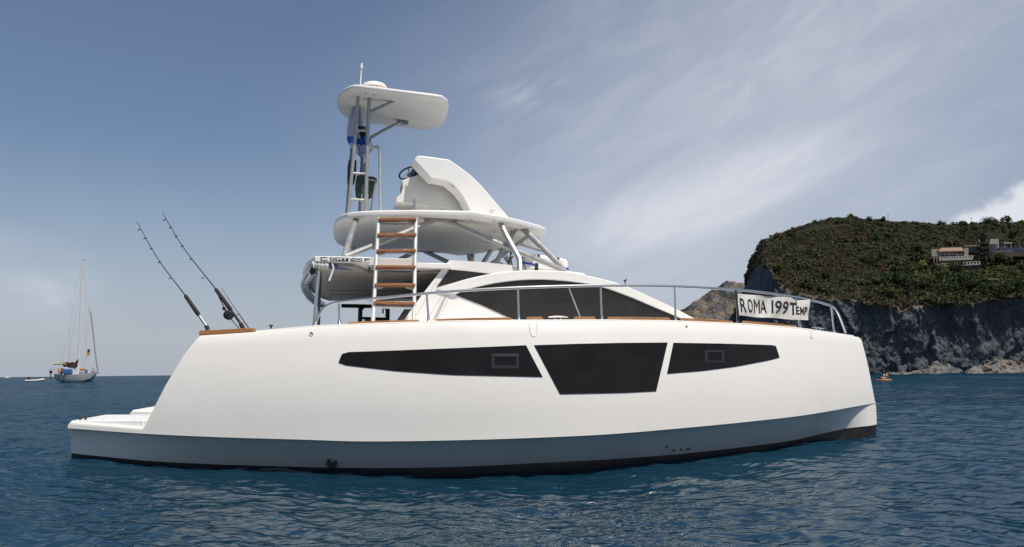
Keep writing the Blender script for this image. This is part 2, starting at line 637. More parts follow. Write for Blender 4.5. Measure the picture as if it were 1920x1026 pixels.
TOP_PX = [(127, 797), (131, 791.5), (200, 797), (267, 802.5), (271, 798), (285, 771), (310, 722), (345, 664), (370, 633), (376, 629), (420, 626.3), (475, 622.5), (590, 612.6), (700, 608), (850, 603.5), (1000, 602), (1130, 601.5), (1260, 603), (1400, 609), (1500, 616.5), (1560, 624.5), (1611, 632), (1615, 636), (1623, 665), (1633, 712), (1640, 748), (1643, 757)]
CHINE_PX = [(127, 803), (200, 808.5), (300, 815), (430, 820.5), (568, 824.5), (660, 827.5), (750, 827.5), (881, 825), (1005, 821), (1140, 814.5), (1256, 805), (1412, 790), (1506, 779), (1600, 763), (1643, 755.5)]
BOOT_PX = [(127, 849), (200, 857), (287, 865), (412, 871), (540, 875), (660, 877.5), (750, 877.5), (881, 874.5), (1005, 868.5), (1140, 861.5), (1256, 853), (1412, 836), (1506, 822), (1600, 804.5), (1644, 796)]


def sz_curve(px, off=0.0, smooth=False):
    q = [swz(onhull(x, y, off)) for x, y in px]
    s, z = np.array([a[0] for a in q]), np.array([a[2] for a in q])
    o = np.argsort(s)
    s, z = s[o], z[o]
    if smooth:
        return _smooth_curve(s, z)
    return lambda x: float(np.interp(x, s, z))


S0 = swz(onhull(127, 803))[0]
S1 = swz(onhull(1643.5, 770))[0]


def overhang(s):
    return 0.10 * (1 - sst(s, S1 - 0.9, S1 - 0.02)) + 0.004


def undercut(s):
    return 0.38 * (1 - sst(s, S1 - 1.7, S1 - 0.15)) * (0.22 + 0.78 * sst(s, -6.9, -4.2)) + 0.01


z_top = sz_curve(TOP_PX)
z_chine = sz_curve(CHINE_PX, smooth=True)
_zq = []
for _x, _y in BOOT_PX:
    _s, _w, _z = swz(onhull(_x, _y, 0.1 + 0.58 * 0.5))
    _s, _w, _z = swz(onhull(_x, _y, overhang(_s) + undercut(_s)))
    _zq.append((_s, _z))
_zq.sort()
z_boot = _smooth_curve(np.array([a[0] for a in _zq]), np.array([a[1] for a in _zq]))
ST_TOP = sorted(swz(onhull(x, y))[0] for x, y in TOP_PX)
STATIONS = sorted(set([S0, S1] + [s for s in ST_TOP if S0 < s < S1] + list(np.linspace(S0, S1, 90))))


def hull_width(s):
    return 1.75 - 0.95 * sst(s, 1.5, 6.3)


def build_hull(side):
    """side -1: near hull, +1: its mirror image"""
    mb = MB()
    rows, mats_of = [], []
    for s in STATIONS:
        zt = z_top(s)
        zc = min(z_chine(s), zt - 0.03)
        zb = z_boot(s)
        hb, ov = half_beam(s), overhang(s)
        ring = []
        wt = hull_w(s, zt)
        ring.append((wt - 0.03, zt))
        ring.append((wt - 0.008, zt - 0.008))
        for k in range(0, 11):
            z = (zt - 0.03) + (zc - (zt - 0.03)) * k / 10
            ring.append((hull_w(s, z), z))
        ring.append((hb - ov, zc - 0.005))
        for k in (1, 2, 3):
            ring.append((hb - ov - undercut(s) * k / 3, zc + (zb - zc) * k / 3))
        nb = len(ring)
        uc = undercut(s)
        ring.append((hb - ov - uc - 0.012, zb - 0.003))
        ring.append((hb - ov - uc - 0.06, zb - 0.25))
        ring.append((hb - ov - uc - 0.22, -0.62))
        hw = hull_width(s)
        ring.append((hb - hw * 0.55, -0.8))
        ring.append((hb - hw + 0.1, -0.45))
        ring.append((hb - hw, zb - 0.1))
        ring.append((min(hb - hw, wt - 0.12), zt - 0.004))
        rows.append([boat(s, side * w, z) for w, z in ring])
    n = len(rows[0])
    vs = [p for r in rows for p in r]
    for i in range(len(rows) - 1):
        for k in range(n):
            l = (k + 1) % n
            mb.add([], [[i * n + k - len(mb.v) * 0, i * n + l, (i + 1) * n + l, (i + 1) * n + k]], 1 if nb - 1 <= k <= nb + 3 else 0)
    mb.f.append(list(range(n))[::-1])
    mb.m.append(0)
    mb.f.append([(len(rows) - 1) * n + k for k in range(n)])
    mb.m.append(0)
    mb.v = vs
    return mb


hull = part('hull', build_hull(-1), [M['gel'], M['black']], YACHT, angle=28)
hull_far = part('hull', build_hull(1), [M['gel'], M['black']], YACHT, angle=28)

# bridge deck between the hulls
mb = MB()
pl = []
for s in np.linspace(-4.7, 5.0, 14):
    pl.append((s, half_beam(s) - hull_width(s) + 0.05))
poly = [(s, -w) for s, w in pl] + [(s, w) for s, w in reversed(pl)]
mb.prism([boat(s, w, 0.8) for s, w in poly], (0, 0, 0.98))
part('bridge_deck', mb, M['gel'], YACHT)

# swim platform on the near and the far stern
for sd_ in (-1, 1):
    mb = MB()
    s_a, s_b = S0 + 0.02, swz(onhull(267, 800))[0] + 0.0
    pts = []
    for s in (s_a, s_a + 0.4, s_b):
        pts.append((s, half_beam(s) - 0.06))
    inner = [(s, half_beam(s) - 1.68) for s in (s_b, s_a + 0.4, s_a)]
    z0, z1 = 0.555, 0.592
    mb.prism([boat(s, sd_ * w, z0 - 0.10) for s, w in pts + inner], (0, 0, z1 - z0 + 0.10))
    pf = part('swim_platform', mb, M['white'], YACHT, bevel=0.012)
    if sd_ < 0:
        for px, py in ((150.5, 786.5), (160.5, 787)):
            b = at_y(px, py + 1.5, 0)if False else onw(px, py + 1.0, -2.32)
            s, w, z = swz(b)
            mb = MB()
            mb.lathe(boat(s, w, z1 - 0.004), (0, 0, 1), [(0.022, 0), (0.018, 0.006), (0.014, 0.03), (0.02, 0.048), (0.02, 0.055), (0.0, 0.058)], 12)
            part('bollard', mb, mat('purple_cap', (0.05, 0.02, 0.045), 0.5) if 'purple_cap' not in bpy.data.materials else bpy.data.materials['purple_cap'], pf)


# ---- hull windows
def hull_panel(top, bot, n, nv=5, off=-0.007):
    A, B = resample(top, n), resample(bot, n)
    mb = MB()
    g = []
    for (xa, ya), (xb, yb) in zip(A, B):
        g.append([onhull(xa + (xb - xa) * k / nv, ya + (yb - ya) * k / nv, off) for k in range(nv + 1)])
    vs = [p for r in g for p in r]
    inn = [p + bW * 0.02 for p in vs]
    m_ = nv + 1
    fs = []
    N0 = len(vs)
    for i in range(n - 1):
        for k in range(nv):
            q = [i * m_ + k, (i + 1) * m_ + k, (i + 1) * m_ + k + 1, i * m_ + k + 1]
            fs.append(q)
    edge = [i * m_ for i in range(n)] + [(n - 1) * m_ + k for k in range(1, m_)] + [i * m_ + nv for i in range(n - 2, -1, -1)] + [k for k in range(nv - 1, 0, -1)]
    for a, b in zip(edge, edge[1:] + edge[:1]):
        fs.append([a, b, b + N0, a + N0])
    mb.add(vs + inn, fs)
    return mb


W1T, W1B = [(641, 664), (645, 660.5), (700, 658.8), (850, 653), (986.5, 647.5)], [(634.5, 680), (637, 683.5), (740, 695.8), (850, 703.2), (1017.5, 707)]
W2T, W2B = [(1001.5, 647.3), (1080, 644.8), (1165, 643), (1252, 642.3)], [(1050, 739), (1110, 738), (1170, 736.7), (1230.5, 733.6)]
W3T, W3B = [(1263, 642.8), (1350, 644.2), (1420, 646.2), (1450, 647.3), (1455, 649)], [(1251, 701), (1318.7, 695.4), (1381, 687.4), (1440, 676.3), (1462, 670.5)]
wins = []
for T, B in ((W1T, W1B), (W2T, W2B), (W3T, W3B)):
    wins.append(part('hull_window', hull_panel(T, B, 26), M['glass'], hull))
# opening ports
for (x0, y0, x1, y1), win, dep in (((921.5, 662.8, 972.5, 691.2), wins[0], 0), ((1321.5, 656.5, 1358.5, 680), wins[2], 1)):
    ix0, iy0, ix1, iy1 = (927.5, 668.6, 968, 685.2) if not dep else (1327.5, 661, 1353.5, 676)
    mb = MB()
    o, i_ = [(x0, y0), (x1, y0), (x1, y1), (x0, y1)], [(ix0, iy0), (ix1, iy0), (ix1, iy1), (ix0, iy1)]
    O = [onhull(x, y, -0.012) for x, y in o]
    I = [onhull(x, y, -0.015) for x, y in i_]
    I2 = [onhull(x, y, -0.004) for x, y in i_]
    O2 = [onhull(x, y, -0.003) for x, y in o]
    for a in range(4):
        b = (a + 1) % 4
        mb.add([O[a], O[b], I[b], I[a], I2[b], I2[a], O2[a], O2[b]], [[0, 1, 2, 3], [3, 2, 4, 5], [6, 7, 1, 0]])
    part('opening_port', mb, M['frame'], win, fix=False)
    mb = MB()
    mb.prism([p + bW * 0.0 for p in I2], bW * 0.004)
    part('port_pane', mb, M['glass'] if not dep else mat('open_port_dark', (0.004, 0.004, 0.005), 0.5), win)

# scupper notch, fairleads, exhaust and skin fittings
mb = MB()
mb.tube([onhull(x, y, 0.002) for x, y in [(992, 606), (994.5, 624), (997.5, 630), (1002, 631.5), (1005.5, 629), (1006.5, 620), (1006.8, 604)]], 0.010, 6)
part('scupper_moulding', mb, M['gel'], hull)
for px, py, r in ((584, 626, 0.022), (1287, 612, 0.014)):
    P = onhull(px, py)
    mb = MB()
    mb.lathe(P + bW * 0.02, -bW, [(r * 1.2, 0), (r * 1.2, 0.028), (r, 0.036), (r * 0.5, 0.03), (0, 0.03)], 12)
    part('fairlead', mb, M['steel'], hull)


def onstrip(x, y):
    """point of the shaded strip under the chine"""
    w = -3.5
    for _ in range(10):
        P = onw(x, y, w)
        s, _w, z = swz(P)
        zc, zb = z_chine(s), z_boot(s)
        w = -(half_beam(s) - overhang(s) - undercut(s) * min(max((zc - z) / max(zc - zb, .01), 0), 1))
    return onw(x, y, w)


P = onstrip(622, 867)
mb = MB()
mb.lathe(P + bW * 0.02, -bW, [(0.075, 0), (0.075, 0.05), (0.066, 0.07), (0.05, 0.072), (0.04, 0.04), (0.0, 0.03)], 20)
part('exhaust_outlet', mb, M['rubber'], hull)
for px, py, r in ((1250.6, 837, 0.020), (1263, 844, 0.020), (1277, 842.4, 0.020), (1291, 840.8, 0.030)):
    P = onstrip(px, py)
    mb = MB()
    mb.lathe(P + bW * 0.012, -bW, [(r, 0), (r, 0.02), (r * 0.85, 0.026), (r * 0.55, 0.022), (r * 0.5, 0.002), (0, 0)], 14)
    part('skin_fitting', mb, M['frame'], hull)

mb = MB()
mb.tube([onhull(x, y, -0.004) for x, y in [(1523, 617), (1521.5, 624), (1520, 631), (1521, 634), (1523, 634)]], 0.006, 5)
part('snap_hook', mb, M['steel'], hull)
mb = MB()
mb.tube([onhull(x, y, -0.006) for x, y in [(1303.5, 645), (1306.5, 670), (1310, 695)]], 0.0035, 5)
part('window_seam', mb, M['rubber'], wins[2])

# teak toe rails
for poly in ([(649, 611.5), (653, 604), (720, 601.3), (785, 599.3), (790, 606.5), (720, 608.7)],
             [(815.5, 606), (819.5, 598.2), (890, 596), (957, 595), (960.5, 601.6), (890, 603.4)],
             [(986.5, 601), (989, 594.5), (1017, 594.2), (1020, 600.8)],
             [(1075.5, 600.8), (1078, 594.2), (1115, 594), (1118, 600.8)],
             [(1138.5, 601), (1141, 594.3), (1200, 594.4), (1255, 595.5), (1259, 602), (1200, 601.2)],
             [(1276, 603.2), (1279, 596), (1330, 598.6), (1373, 602), (1377.5, 607.5), (1330, 605)],
             [(1391.5, 609), (1394, 601.5), (1450, 606.2), (1493, 611), (1497, 616), (1450, 612)]):
    mb = MB()
    A = [onhull(x, y, 0.10) for x, y in poly]
    mb.prism(A, bW * 0.05)
    part('toe_rail', mb, M['teak_dry'], YACHT, bevel=0.006)
# low white coaming behind the toe rails
mb = MB()
A = [onhull(x, y, 0.06) for x, y in resample([(480, 621.5), (590, 611.5), (700, 606.8), (850, 602.3), (1000, 600.8), (1130, 600.3), (1260, 601.8), (1400, 607.8), (1500, 615.3), (1600, 630)], 40)]
mb.tube(A, 0.010, 8)
part('gunwale_bead', mb, M['gel'], YACHT)

# teak rod holder aft
mb = MB()
A = [onhull(x, y, 0.02) for x, y in [(373, 629.2), (373.5, 620), (425, 617.3), (476, 614.6), (475, 622.6), (425, 626)]]
mb.prism(A, bW * 0.30)
part('rod_rack', mb, M['teak'], YACHT, bevel=0.012)
mb = MB()
P = onhull(508, 616, 0.2)
mb.lathe(P, (0, 0, 1), [(0.02, 0), (0.012, 0.01), (0.012, 0.03), (0.03, 0.034), (0.03, 0.05), (0.0, 0.054)], 10)
part('deck_filler', mb, M['rubber'], YACHT)

# deck cleats
for x0, x1, y, yb in ((1028, 1065, 595, 601), (1523, 1545, 614, 620)):
    a, b = onhull(x0, y, 0.16), onhull(x1, y + (0 if x0 < 1100 else 2.5), 0.16)
    c = (a + b) / 2
    mb = MB()
    mb.tube([a, a.lerp(b, 0.3) + Vector((0, 0, 0.006)), a.lerp(b, 0.7) + Vector((0, 0, 0.006)), b], [0.008, 0.015, 0.015, 0.008], 8)
    for t in (0.35, 0.65):
        q = a.lerp(b, t)
        mb.tube([q, q - Vector((0, 0, 0.07))], 0.012, 8)
    part('deck_cleat', mb, M['steel'], YACHT)

# handrail
RAIL_PX = [(586, 613), (591, 605), (598, 590), (607, 578), (622, 569.5), (640, 566), (700, 560), (790, 551.3), (850, 546.3), (940, 541), (1040, 537.3), (1140, 535.6), (1265, 537.2), (1380, 543.5), (1440, 549.8), (1492, 557.5), (1530, 565), (1552, 571.5), (1563, 576.5), (1570, 585), (1577, 600), (1586, 625)]
mb = MB()
RAIL = [onhull(x, y, 0.18) for x, y in curve_px(RAIL_PX, 110)]
mb.tube(RAIL, 0.020, 10)
rail = part('handrail', mb, M['steel'], YACHT)
for xt, yt, xb, yb in ((635, 567, 636.5, 609), (800, 550.3, 804, 605), (971, 539.3, 973, 601), (1126, 535.6, 1128.5, 601), (1264.5, 537.2, 1267, 602.5), (1380.5, 543.6, 1383.5, 608), (1491, 557.5, 1500.5, 616), (1558.5, 575, 1564, 625)):
    t_, b_ = onhull(xt, yt, 0.18), onhull(xb, yb, 0.18)
    mb = MB()
    mb.tube([t_, b_], 0.015, 10)
    d = (t_ - b_).normalized()
    mb.lathe(b_ - d * 0.02, d, [(0.034, 0), (0.034, 0.02), (0.026, 0.03), (0.018, 0.10), (0.016, 0.105)], 12)
    part('stanchion', mb, M['steel'], rail)

# ---- cabin
WC = -2.32
side = [(754.7, 604), (792, 552), (831, 501.8), (843, 487.5), (905, 491.5), (960, 497.3), (962, 510), (1000, 512), (1060, 514), (1100, 520), (1150, 533), (1200, 551), (1285, 590), (1300, 604)]
mb = MB()
near = L(side, WC)
mb.prism(near, bW * 0.10)
far = [mir(p) for p in near]
mb.prism(far, bW * -0.10)
# roof and windscreen skin between the two sides (from the top of the pillar forward), slightly crowned
prof = near[3:]
def skin(u, v):
    k = u * (len(prof) - 1)
    i = min(int(k), len(prof) - 2)
    p = prof[i].lerp(prof[i + 1], k - i)
    s, w, z = swz(p)
    ww = WC + (-2 * WC) * v
    return boat(s, ww, z + 0.03 * (1 - (2 * v - 1)**2) - 0.012)
mb.grid(skin, 22, 10)
cabin = part('cabin', mb, M['white'], YACHT, angle=30)
# aft bulkhead of dark glass
mb = MB()
a = L([(778, 604), (843, 500)], WC)
s0_, _, z0_ = swz(a[0]); s1_, _, z1_ = swz(a[1])
mb.prism([boat(s0_ + 0.15, WC + 0.12, z0_), boat(s1_ + 0.15, WC + 0.12, z1_), boat(s1_ + 0.15, -WC - 0.9, z1_), boat(s0_ + 0.15, -WC - 0.9, z0_)], bU * 0.03)
part('aft_bulkhead', mb, M['glass'], cabin)
# arched moulding over the main side window
ARCH_O = curve_px([(818, 541.5), (850, 531), (880, 522), (921, 513.5), (960, 508.5), (1000, 507), (1060, 509), (1100, 516.5), (1150, 528.5), (1190, 543.5), (1230, 561.5), (1280, 585.5), (1310, 601.5)], 70)
ARCH_I = curve_px([(853, 552.5), (872, 544.8), (895, 538.2), (929, 531), (960, 526.8), (985, 524.8), (1015, 524.2), (1041, 525.4), (1075, 528.6), (1125, 537), (1180, 556), (1230, 577), (1266, 592), (1287, 602)], 70)
for sgn in (-1, 1):
    mb = MB()
    A, B = L(ARCH_O, WC - 0.045), L(ARCH_I, WC - 0.045)
    if sgn > 0:
        A, B = [mir(p) for p in A], [mir(p) for p in B]
    mb.band(A, B, bW * 0.11 * -sgn)
    part('cabin_arch', mb, M['white'], cabin, bevel=0.012)
# side windows of the cabin, both sides
WT = curve_px([(854, 552.5), (872, 545.2), (895, 538.8), (929, 531.6), (960, 527.4), (985, 525.4), (1015, 524.8), (1041, 526), (1075, 529.2), (1125, 537.6), (1180, 556.6), (1230, 577.6), (1266, 592.6), (1280, 600)], 60)
WB = resample([(856, 554), (905, 573), (951, 594), (962, 599), (1100, 601), (1279, 602)], 60)
for sgn in (-1, 1):
    A, B = L(WT, WC - 0.012), L(WB, WC - 0.012)
    C_ = L([(818.5, 538), (843, 505.3), (880, 508.8), (921, 513.8), (880, 521.5), (850, 530)], WC - 0.012)
    if sgn > 0:
        A, B, C_ = [mir(p) for p in A], [mir(p) for p in B], [mir(p) for p in C_]
    mb = MB()
    mb.band(A, B, bW * 0.02 * -sgn)
    win = part('cabin_window', mb, M['cabin_glass'], cabin)
    mb = MB()
    mb.prism(C_, bW * 0.02 * -sgn)
    part('quarter_window', mb, M['cabin_glass'], cabin)
    if sgn < 0:
        mb = MB()
        mb.band(L([(1066, 541), (1088, 599)], WC - 0.018), L([(1068.5, 541), (1091, 599)], WC - 0.018), bW * 0.005)
        part('window_divider', mb, M['alu'], win)
# grey step line beside the aft pillar and panel seams
mb = MB()
mb.prism(L([(833, 556), (838.5, 553), (819, 600), (811, 600)], WC - 0.004), bW * 0.02)
part('side_step', mb, mat('grey_gelcoat', (0.46, 0.455, 0.43), 0.5), cabin)
for A in ([(843, 556), (822, 600)], [(828, 556), (800, 601)], [(819, 541.8), (862, 534)], [(818, 528), (775, 601)]):
    mb = MB()
    mb.tube(L(A, WC - 0.001), 0.0035, 5)
    part('panel_seam', mb, bpy.data.materials['grey_gelcoat'], cabin)
# grab rail on the front roof, small upstand
mb = MB()
mb.prism(L([(1060, 508), (1062, 510.5), (1095, 517), (1097.5, 514.5), (1096, 512.5)], WC + 0.05), bW * 0.5)
part('roof_hatch', mb, M['white'], cabin, bevel=0.01)
mb = MB()
mb.prism(L([(961, 509), (961, 498), (969, 499), (970, 509)], WC + 0.08), bW * 0.3)
part('cable_duct', mb, M['alu'], cabin, bevel=0.008)
# wind vane seen beyond the front roof
mb = MB()
P0, P1 = onw(1172, 548, 1.2), onw(1172, 527, 1.2)
mb.tube([Vector((P0.x, P0.y, 1.84)), P0, P1], [0.02, 0.014, 0.012], 6)
mb.tube([P1 + bU * -0.03, P1 + bU * 0.05 + Vector((0, 0, 0.05))], 0.008, 6)
mb.lathe(P1 - Vector((0, 0, 0.01)), (0, 0, 1), [(0.0, 0), (0.03, 0.004), (0.03, 0.03), (0.0, 0.035)], 10)
part('wind_vane', mb, M['frame'], cabin)

# ---- cockpit roof with a notch for the ladder
WR = -2.92
q = [swz(onw(x, y, WR)) for x, y in ((583.5, 480), (695.5, 483), (779, 486), (846, 488.5))]
zr0, zr1 = swz(onw(583.5, 491, WR))[2], swz(onw(583.5, 480, WR))[2]
s_a, s_n0, s_n1, s_f = [a[0] for a in q]
plan = []
for k in range(13):                    # curved aft edge
    w = WR + (-2 * WR) * k / 12
    plan.append((s_a - 0.24 * (1 - (w / WR)**2) + (0.05 if k in (0, 12) else 0), -w))
plan = plan[::-1][::-1]
poly = [(s, -w) for s, w in plan][::1]   # near corner first, to the far corner
poly = [(s, w) for s, w in [(p[0], p[1]) for p in poly]]
poly = sorted(poly, key=lambda p: p[1])  # w from near (-) to far (+)
s_f, s_n1 = swz(onw(846, 488.5, -2.40))[0], swz(onw(779, 486, -2.40))[0]
outline = poly + [(s_f, -WR), (s_f, -2.40), (s_n1, -2.40), (s_n1 - 0.03, WR + 0.80), (s_n0 - 0.02, WR + 0.80), (s_n0 - 0.05, WR + 0.30), (s_n0 - 0.05, WR + 0.30), (s_n0, WR)]
mb = MB()
mb.prism([boat(s, w, zr0) for s, w in outline], (0, 0, zr1 - zr0))
roof = part('cockpit_roof', mb, M['white'], YACHT, bevel=0.012)
mb = MB()
mb.prism(L([(690, 482.5), (782, 485.5), (782, 500), (690, 498)], -2.40), bW * 0.25)
part('ladder_recess', mb, M['under'], roof, bevel=0.01)
# panelled ceiling below it, a little smaller
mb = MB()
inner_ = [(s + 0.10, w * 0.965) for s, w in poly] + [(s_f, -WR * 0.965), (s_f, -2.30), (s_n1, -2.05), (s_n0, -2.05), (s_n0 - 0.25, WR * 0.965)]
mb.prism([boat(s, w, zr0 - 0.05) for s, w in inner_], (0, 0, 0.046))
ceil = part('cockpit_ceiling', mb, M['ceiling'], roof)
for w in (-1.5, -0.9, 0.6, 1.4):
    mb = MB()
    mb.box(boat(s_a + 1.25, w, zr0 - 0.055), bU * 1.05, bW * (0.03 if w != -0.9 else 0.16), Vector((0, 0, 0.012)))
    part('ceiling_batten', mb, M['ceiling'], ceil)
# awning curtain: rolled canvas under the near edge, vinyl round the stern corner
mb = MB()
cu = curve_px([(586, 497), (592, 496), (600, 497.5), (608, 498.5), (617, 498)], 16)
mb.tube(L(cu, WR + 0.06), [0.05 + 0.012 * math.sin(i * 2.1) for i in range(16)], 10)
part('rolled_curtain', mb, M['canvas_white'], roof)
mb = MB()
cu = curve_px([(612, 498.5), (630, 500.5), (650, 502), (700, 504.5), (760, 507), (815, 510)], 26)
mb.tube([onw(x, y, WR + 0.10 + 0.75 * sst(x, 620, 700)) for x, y in cu], [0.045 - 0.018 * i / 25 + 0.006 * math.sin(i * 1.7) for i in range(26)], 10)
part('rolled_curtain', mb, M['canvas_blue'], roof, label='blue rolled curtain along the roof edge')
mb = MB()
mb.band(L([(621.5, 494), (624, 503), (620, 514), (615.5, 526)], WR - 0.01), L([(624.5, 494), (627.5, 503), (623.5, 514), (619, 527)], WR - 0.01), bW * 0.01)
part('curtain_strap', mb, M['canvas_white'], roof)
# rear curtain bundled in the curved stern edge (a tall roll, seen end-on)
mb = MB()
pts = []
for k in range(14):
    t = k / 13
    w = WR + 0.08 + (-2 * WR - 0.16) * t
    pts.append(boat(s_a - 0.24 * (1 - (w / WR)**2) + 0.03, w, zr0 - 0.13 - 0.02 * math.sin(t * 9)))
mb.tube(pts, [0.07 + 0.004 * math.sin(i * 2.3) for i in range(14)], 12)
part('rolled_curtain', mb, M['vinyl'], roof, label='grey clear curtain rolled under the stern edge')
mb = MB()
mb.tube([pts[0] - bW * 0.006, pts[0] - bW * 0.014], [0.045, 0.03], 12)
part('roll_core', mb, M['rubber'], roof)
# lettering on the roof edge: C CAT 40 F


def text_mesh(body, offset=0.0, res=3):
    cu_ = bpy.data.curves.new('lettering', 'FONT')
    cu_.body = body
    cu_.resolution_u = res
    cu_.offset = offset
    tmp = bpy.data.objects.new('lettering_tmp', cu_)
    COL.objects.link(tmp)
    bpy.context.view_layer.update()
    me = bpy.data.meshes.new_from_object(tmp.evaluated_get(bpy.context.evaluated_depsgraph_get()))
    vs = [v.co.copy() for v in me.vertices]
    fs = [list(p.vertices) for p in me.polygons]
    bpy.data.objects.remove(tmp)
    bpy.data.curves.remove(cu_)
    bpy.data.meshes.remove(me)
    x0, x1 = min(v.x for v in vs), max(v.x for v in vs)
    y0, y1 = min(v.y for v in vs), max(v.y for v in vs)
    return [((v.x - x0) / (x1 - x0), (v.y - y0) / (y1 - y0)) for v in vs], fs


def put_text(mb, body, fn, u0, v0, u1, v1, m=0, offset=0.0):
    uv, fs = text_mesh(body, offset)
    mb.add([fn(u0 + (u1 - u0) * u, v0 + (v1 - v0) * v) for u, v in uv], fs, m)


def strokes(mb, fn, glyph, u0, v0, u1, v1, th, m=0):
    """squared lettering from bars given in a unit box"""
    for a, b, c, d in glyph:
        U0, U1, V0, V1 = u0 + (u1 - u0) * a, u0 + (u1 - u0) * c, v0 + (v1 - v0) * b, v0 + (v1 - v0) * d
        mb.add([fn(U0, V0), fn(U1, V0), fn(U1, V1), fn(U0, V1)], [[0, 1, 2, 3]], m)


PXF = lambda w: (lambda x, y: onw(x, y, w))
mb = MB()
f1, f2 = PXF(WR - 0.004), PXF(WR - 0.007)
T = 0.24
strokes(mb, f1, [(0, 0.0, 0.16, 1), (0, 0, 1, T * 0.7), (0, 1 - T * 0.7, 1, 1)], 601, 488.6, 614, 482.2, 0)
for x0, x1, ya, yb in ((619, 653.5, 482.6, 489.2), (657, 678.5, 483.6, 489.8)):
    mb.add([f1(x0, ya), f1(x1, ya + 0.4), f1(x1, yb + 0.3), f1(x0, yb)], [[0, 1, 2, 3]], 0)
# white figures on the dark boxes
strokes(mb, f2, [(0, 0, 0.2, 1), (0, 0, 1, T), (0, 1 - T, 1, 1)], 621, 488.4, 630, 483.6, 0, 1)
strokes(mb, f2, [(0, 0, 0.2, 1), (0.8, 0, 1, 1), (0, 1 - T, 1, 1), (0.2, 0.3, 0.8, 0.3 + T)], 631.5, 488.5, 641, 483.7, 0, 1)
strokes(mb, f2, [(0, 1 - T, 1, 1), (0.4, 0, 0.62, 1)], 642, 488.6, 651.5, 483.9, 0, 1)
strokes(mb, f2, [(0, 0.32, 0.22, 1), (0, 0.32, 1, 0.32 + T), (0.72, 0, 0.94, 1)], 658.5, 489.2, 666.5, 484.4, 0, 1)
strokes(mb, f2, [(0, 0, 0.2, 1), (0.8, 0, 1, 1), (0, 0, 1, T), (0, 1 - T, 1, 1)], 668, 489.3, 677, 484.6, 0, 1)
strokes(mb, f1, [(0, 0, 0.16, 1), (0, 1 - T * 0.7, 1, 1), (0, 0.42, 0.8, 0.42 + T * 0.7)], 683.5, 490.2, 694.5, 484.6, 0)
part('roof_lettering', mb, [M['ink'], M['white']], roof, fix=False)

# poles that carry the aft roof, and the frames of the far side of the cockpit
for A, r, k in (([(598, 508), (593, 560), (588.5, 612)], 0.026, 'steel'), ([(600.5, 508), (599, 560), (597.5, 612)], 0.020, 'frame')):
    mb = MB()
    mb.tube(L(A, WR + (0.10 if k == 'steel' else 0.22)), r, 10)
    part('roof_pole', mb, M[k], roof)
for A, r in (([(676, 573), (675, 605)], 0.05), ([(727, 573), (726.5, 605)], 0.05), ([(640, 573.5), (780, 576)], 0.045), ([(676, 596.5), (727, 598)], 0.03), ([(676, 582), (684, 574.5)], 0.03), ([(727, 582), (719, 575)], 0.03), ([(770, 574), (748, 606)], 0.08), ([(718.5, 575), (718, 588)], 0.018)):
    mb = MB()
    mb.tube(L(A, 2.3), r, 6)
    part('cockpit_frame', mb, M['frame'], YACHT)
mb = MB()
mb.prism(L([(683, 602), (684, 598.5), (726, 599.5), (726, 603)], 2.1), bW * 0.4)
part('cockpit_table', mb, M['teak'], YACHT, bevel=0.01)

# ---- flybridge hardtop
WH = -2.05
za = [swz(onw(x, y, w)) for x, y, w in ((651, 395, -1.70), (720, 393.6, -1.80), (881, 395, -2.0), (935, 402.5, -2.05))]
nose = swz(onw(1030, 427, -0.65))
zs_s = np.array([a[0] for a in za] + [nose[0]])
zs_z = np.array([a[2] for a in za] + [nose[2]])
zs_z[0] -= 0.0
sa, sc, sn = za[0][0] - 0.10, za[3][0], nose[0]
half = [(sa - 0.14, 0), (sa - 0.13, 0.6), (sa - 0.08, 1.1), (sa + 0.0, 1.38), (sa + 0.11, 1.57), (sa + 0.30, 1.69), (sa + 0.55, 1.77), (-2.0, 1.92), (sc - 0.4, 2.05), (sc - 0.05, 2.03), (sc + (sn - sc) * 0.25, 1.74), (sc + (sn - sc) * 0.5, 1.40), (sc + (sn - sc) * 0.78, 0.98), (sn - 0.10, 0.72), (sn - 0.02, 0.5), (sn, 0.25), (sn, 0)]
ring = [(s, -w) for s, w in half] + [(s, w) for s, w in half[-2:0:-1]]


def slab(ring, ztop, th, ins=0.03, crown=0.05):
    c = (sum(p[0] for p in ring) / len(ring), 0)
    mb = MB()
    wm = max(abs(p[1]) for p in ring)

    def rg(k, dz):
        return [boat(c[0] + (s - c[0]) * (1 - k / 2.2), w * (1 - k / wm), ztop(s) + dz + crown * (1 - (w / wm)**2)) for s, w in ring]
    mb.rings([rg(0.30, -th - 0.0), rg(ins * 1.0, -th), rg(ins * 0.2, -th * 0.9), rg(0, -th * 0.75), rg(0, -th * 0.25), rg(ins * 0.35, -th * 0.05), rg(ins, 0), rg(0.25, 0.005)])
    return mb


zh = lambda s: float(np.interp(s, zs_s, zs_z))
hardtop = part('flybridge_roof', slab(ring, zh, 0.10, 0.03, 0.0), M['white'], YACHT, angle=24)
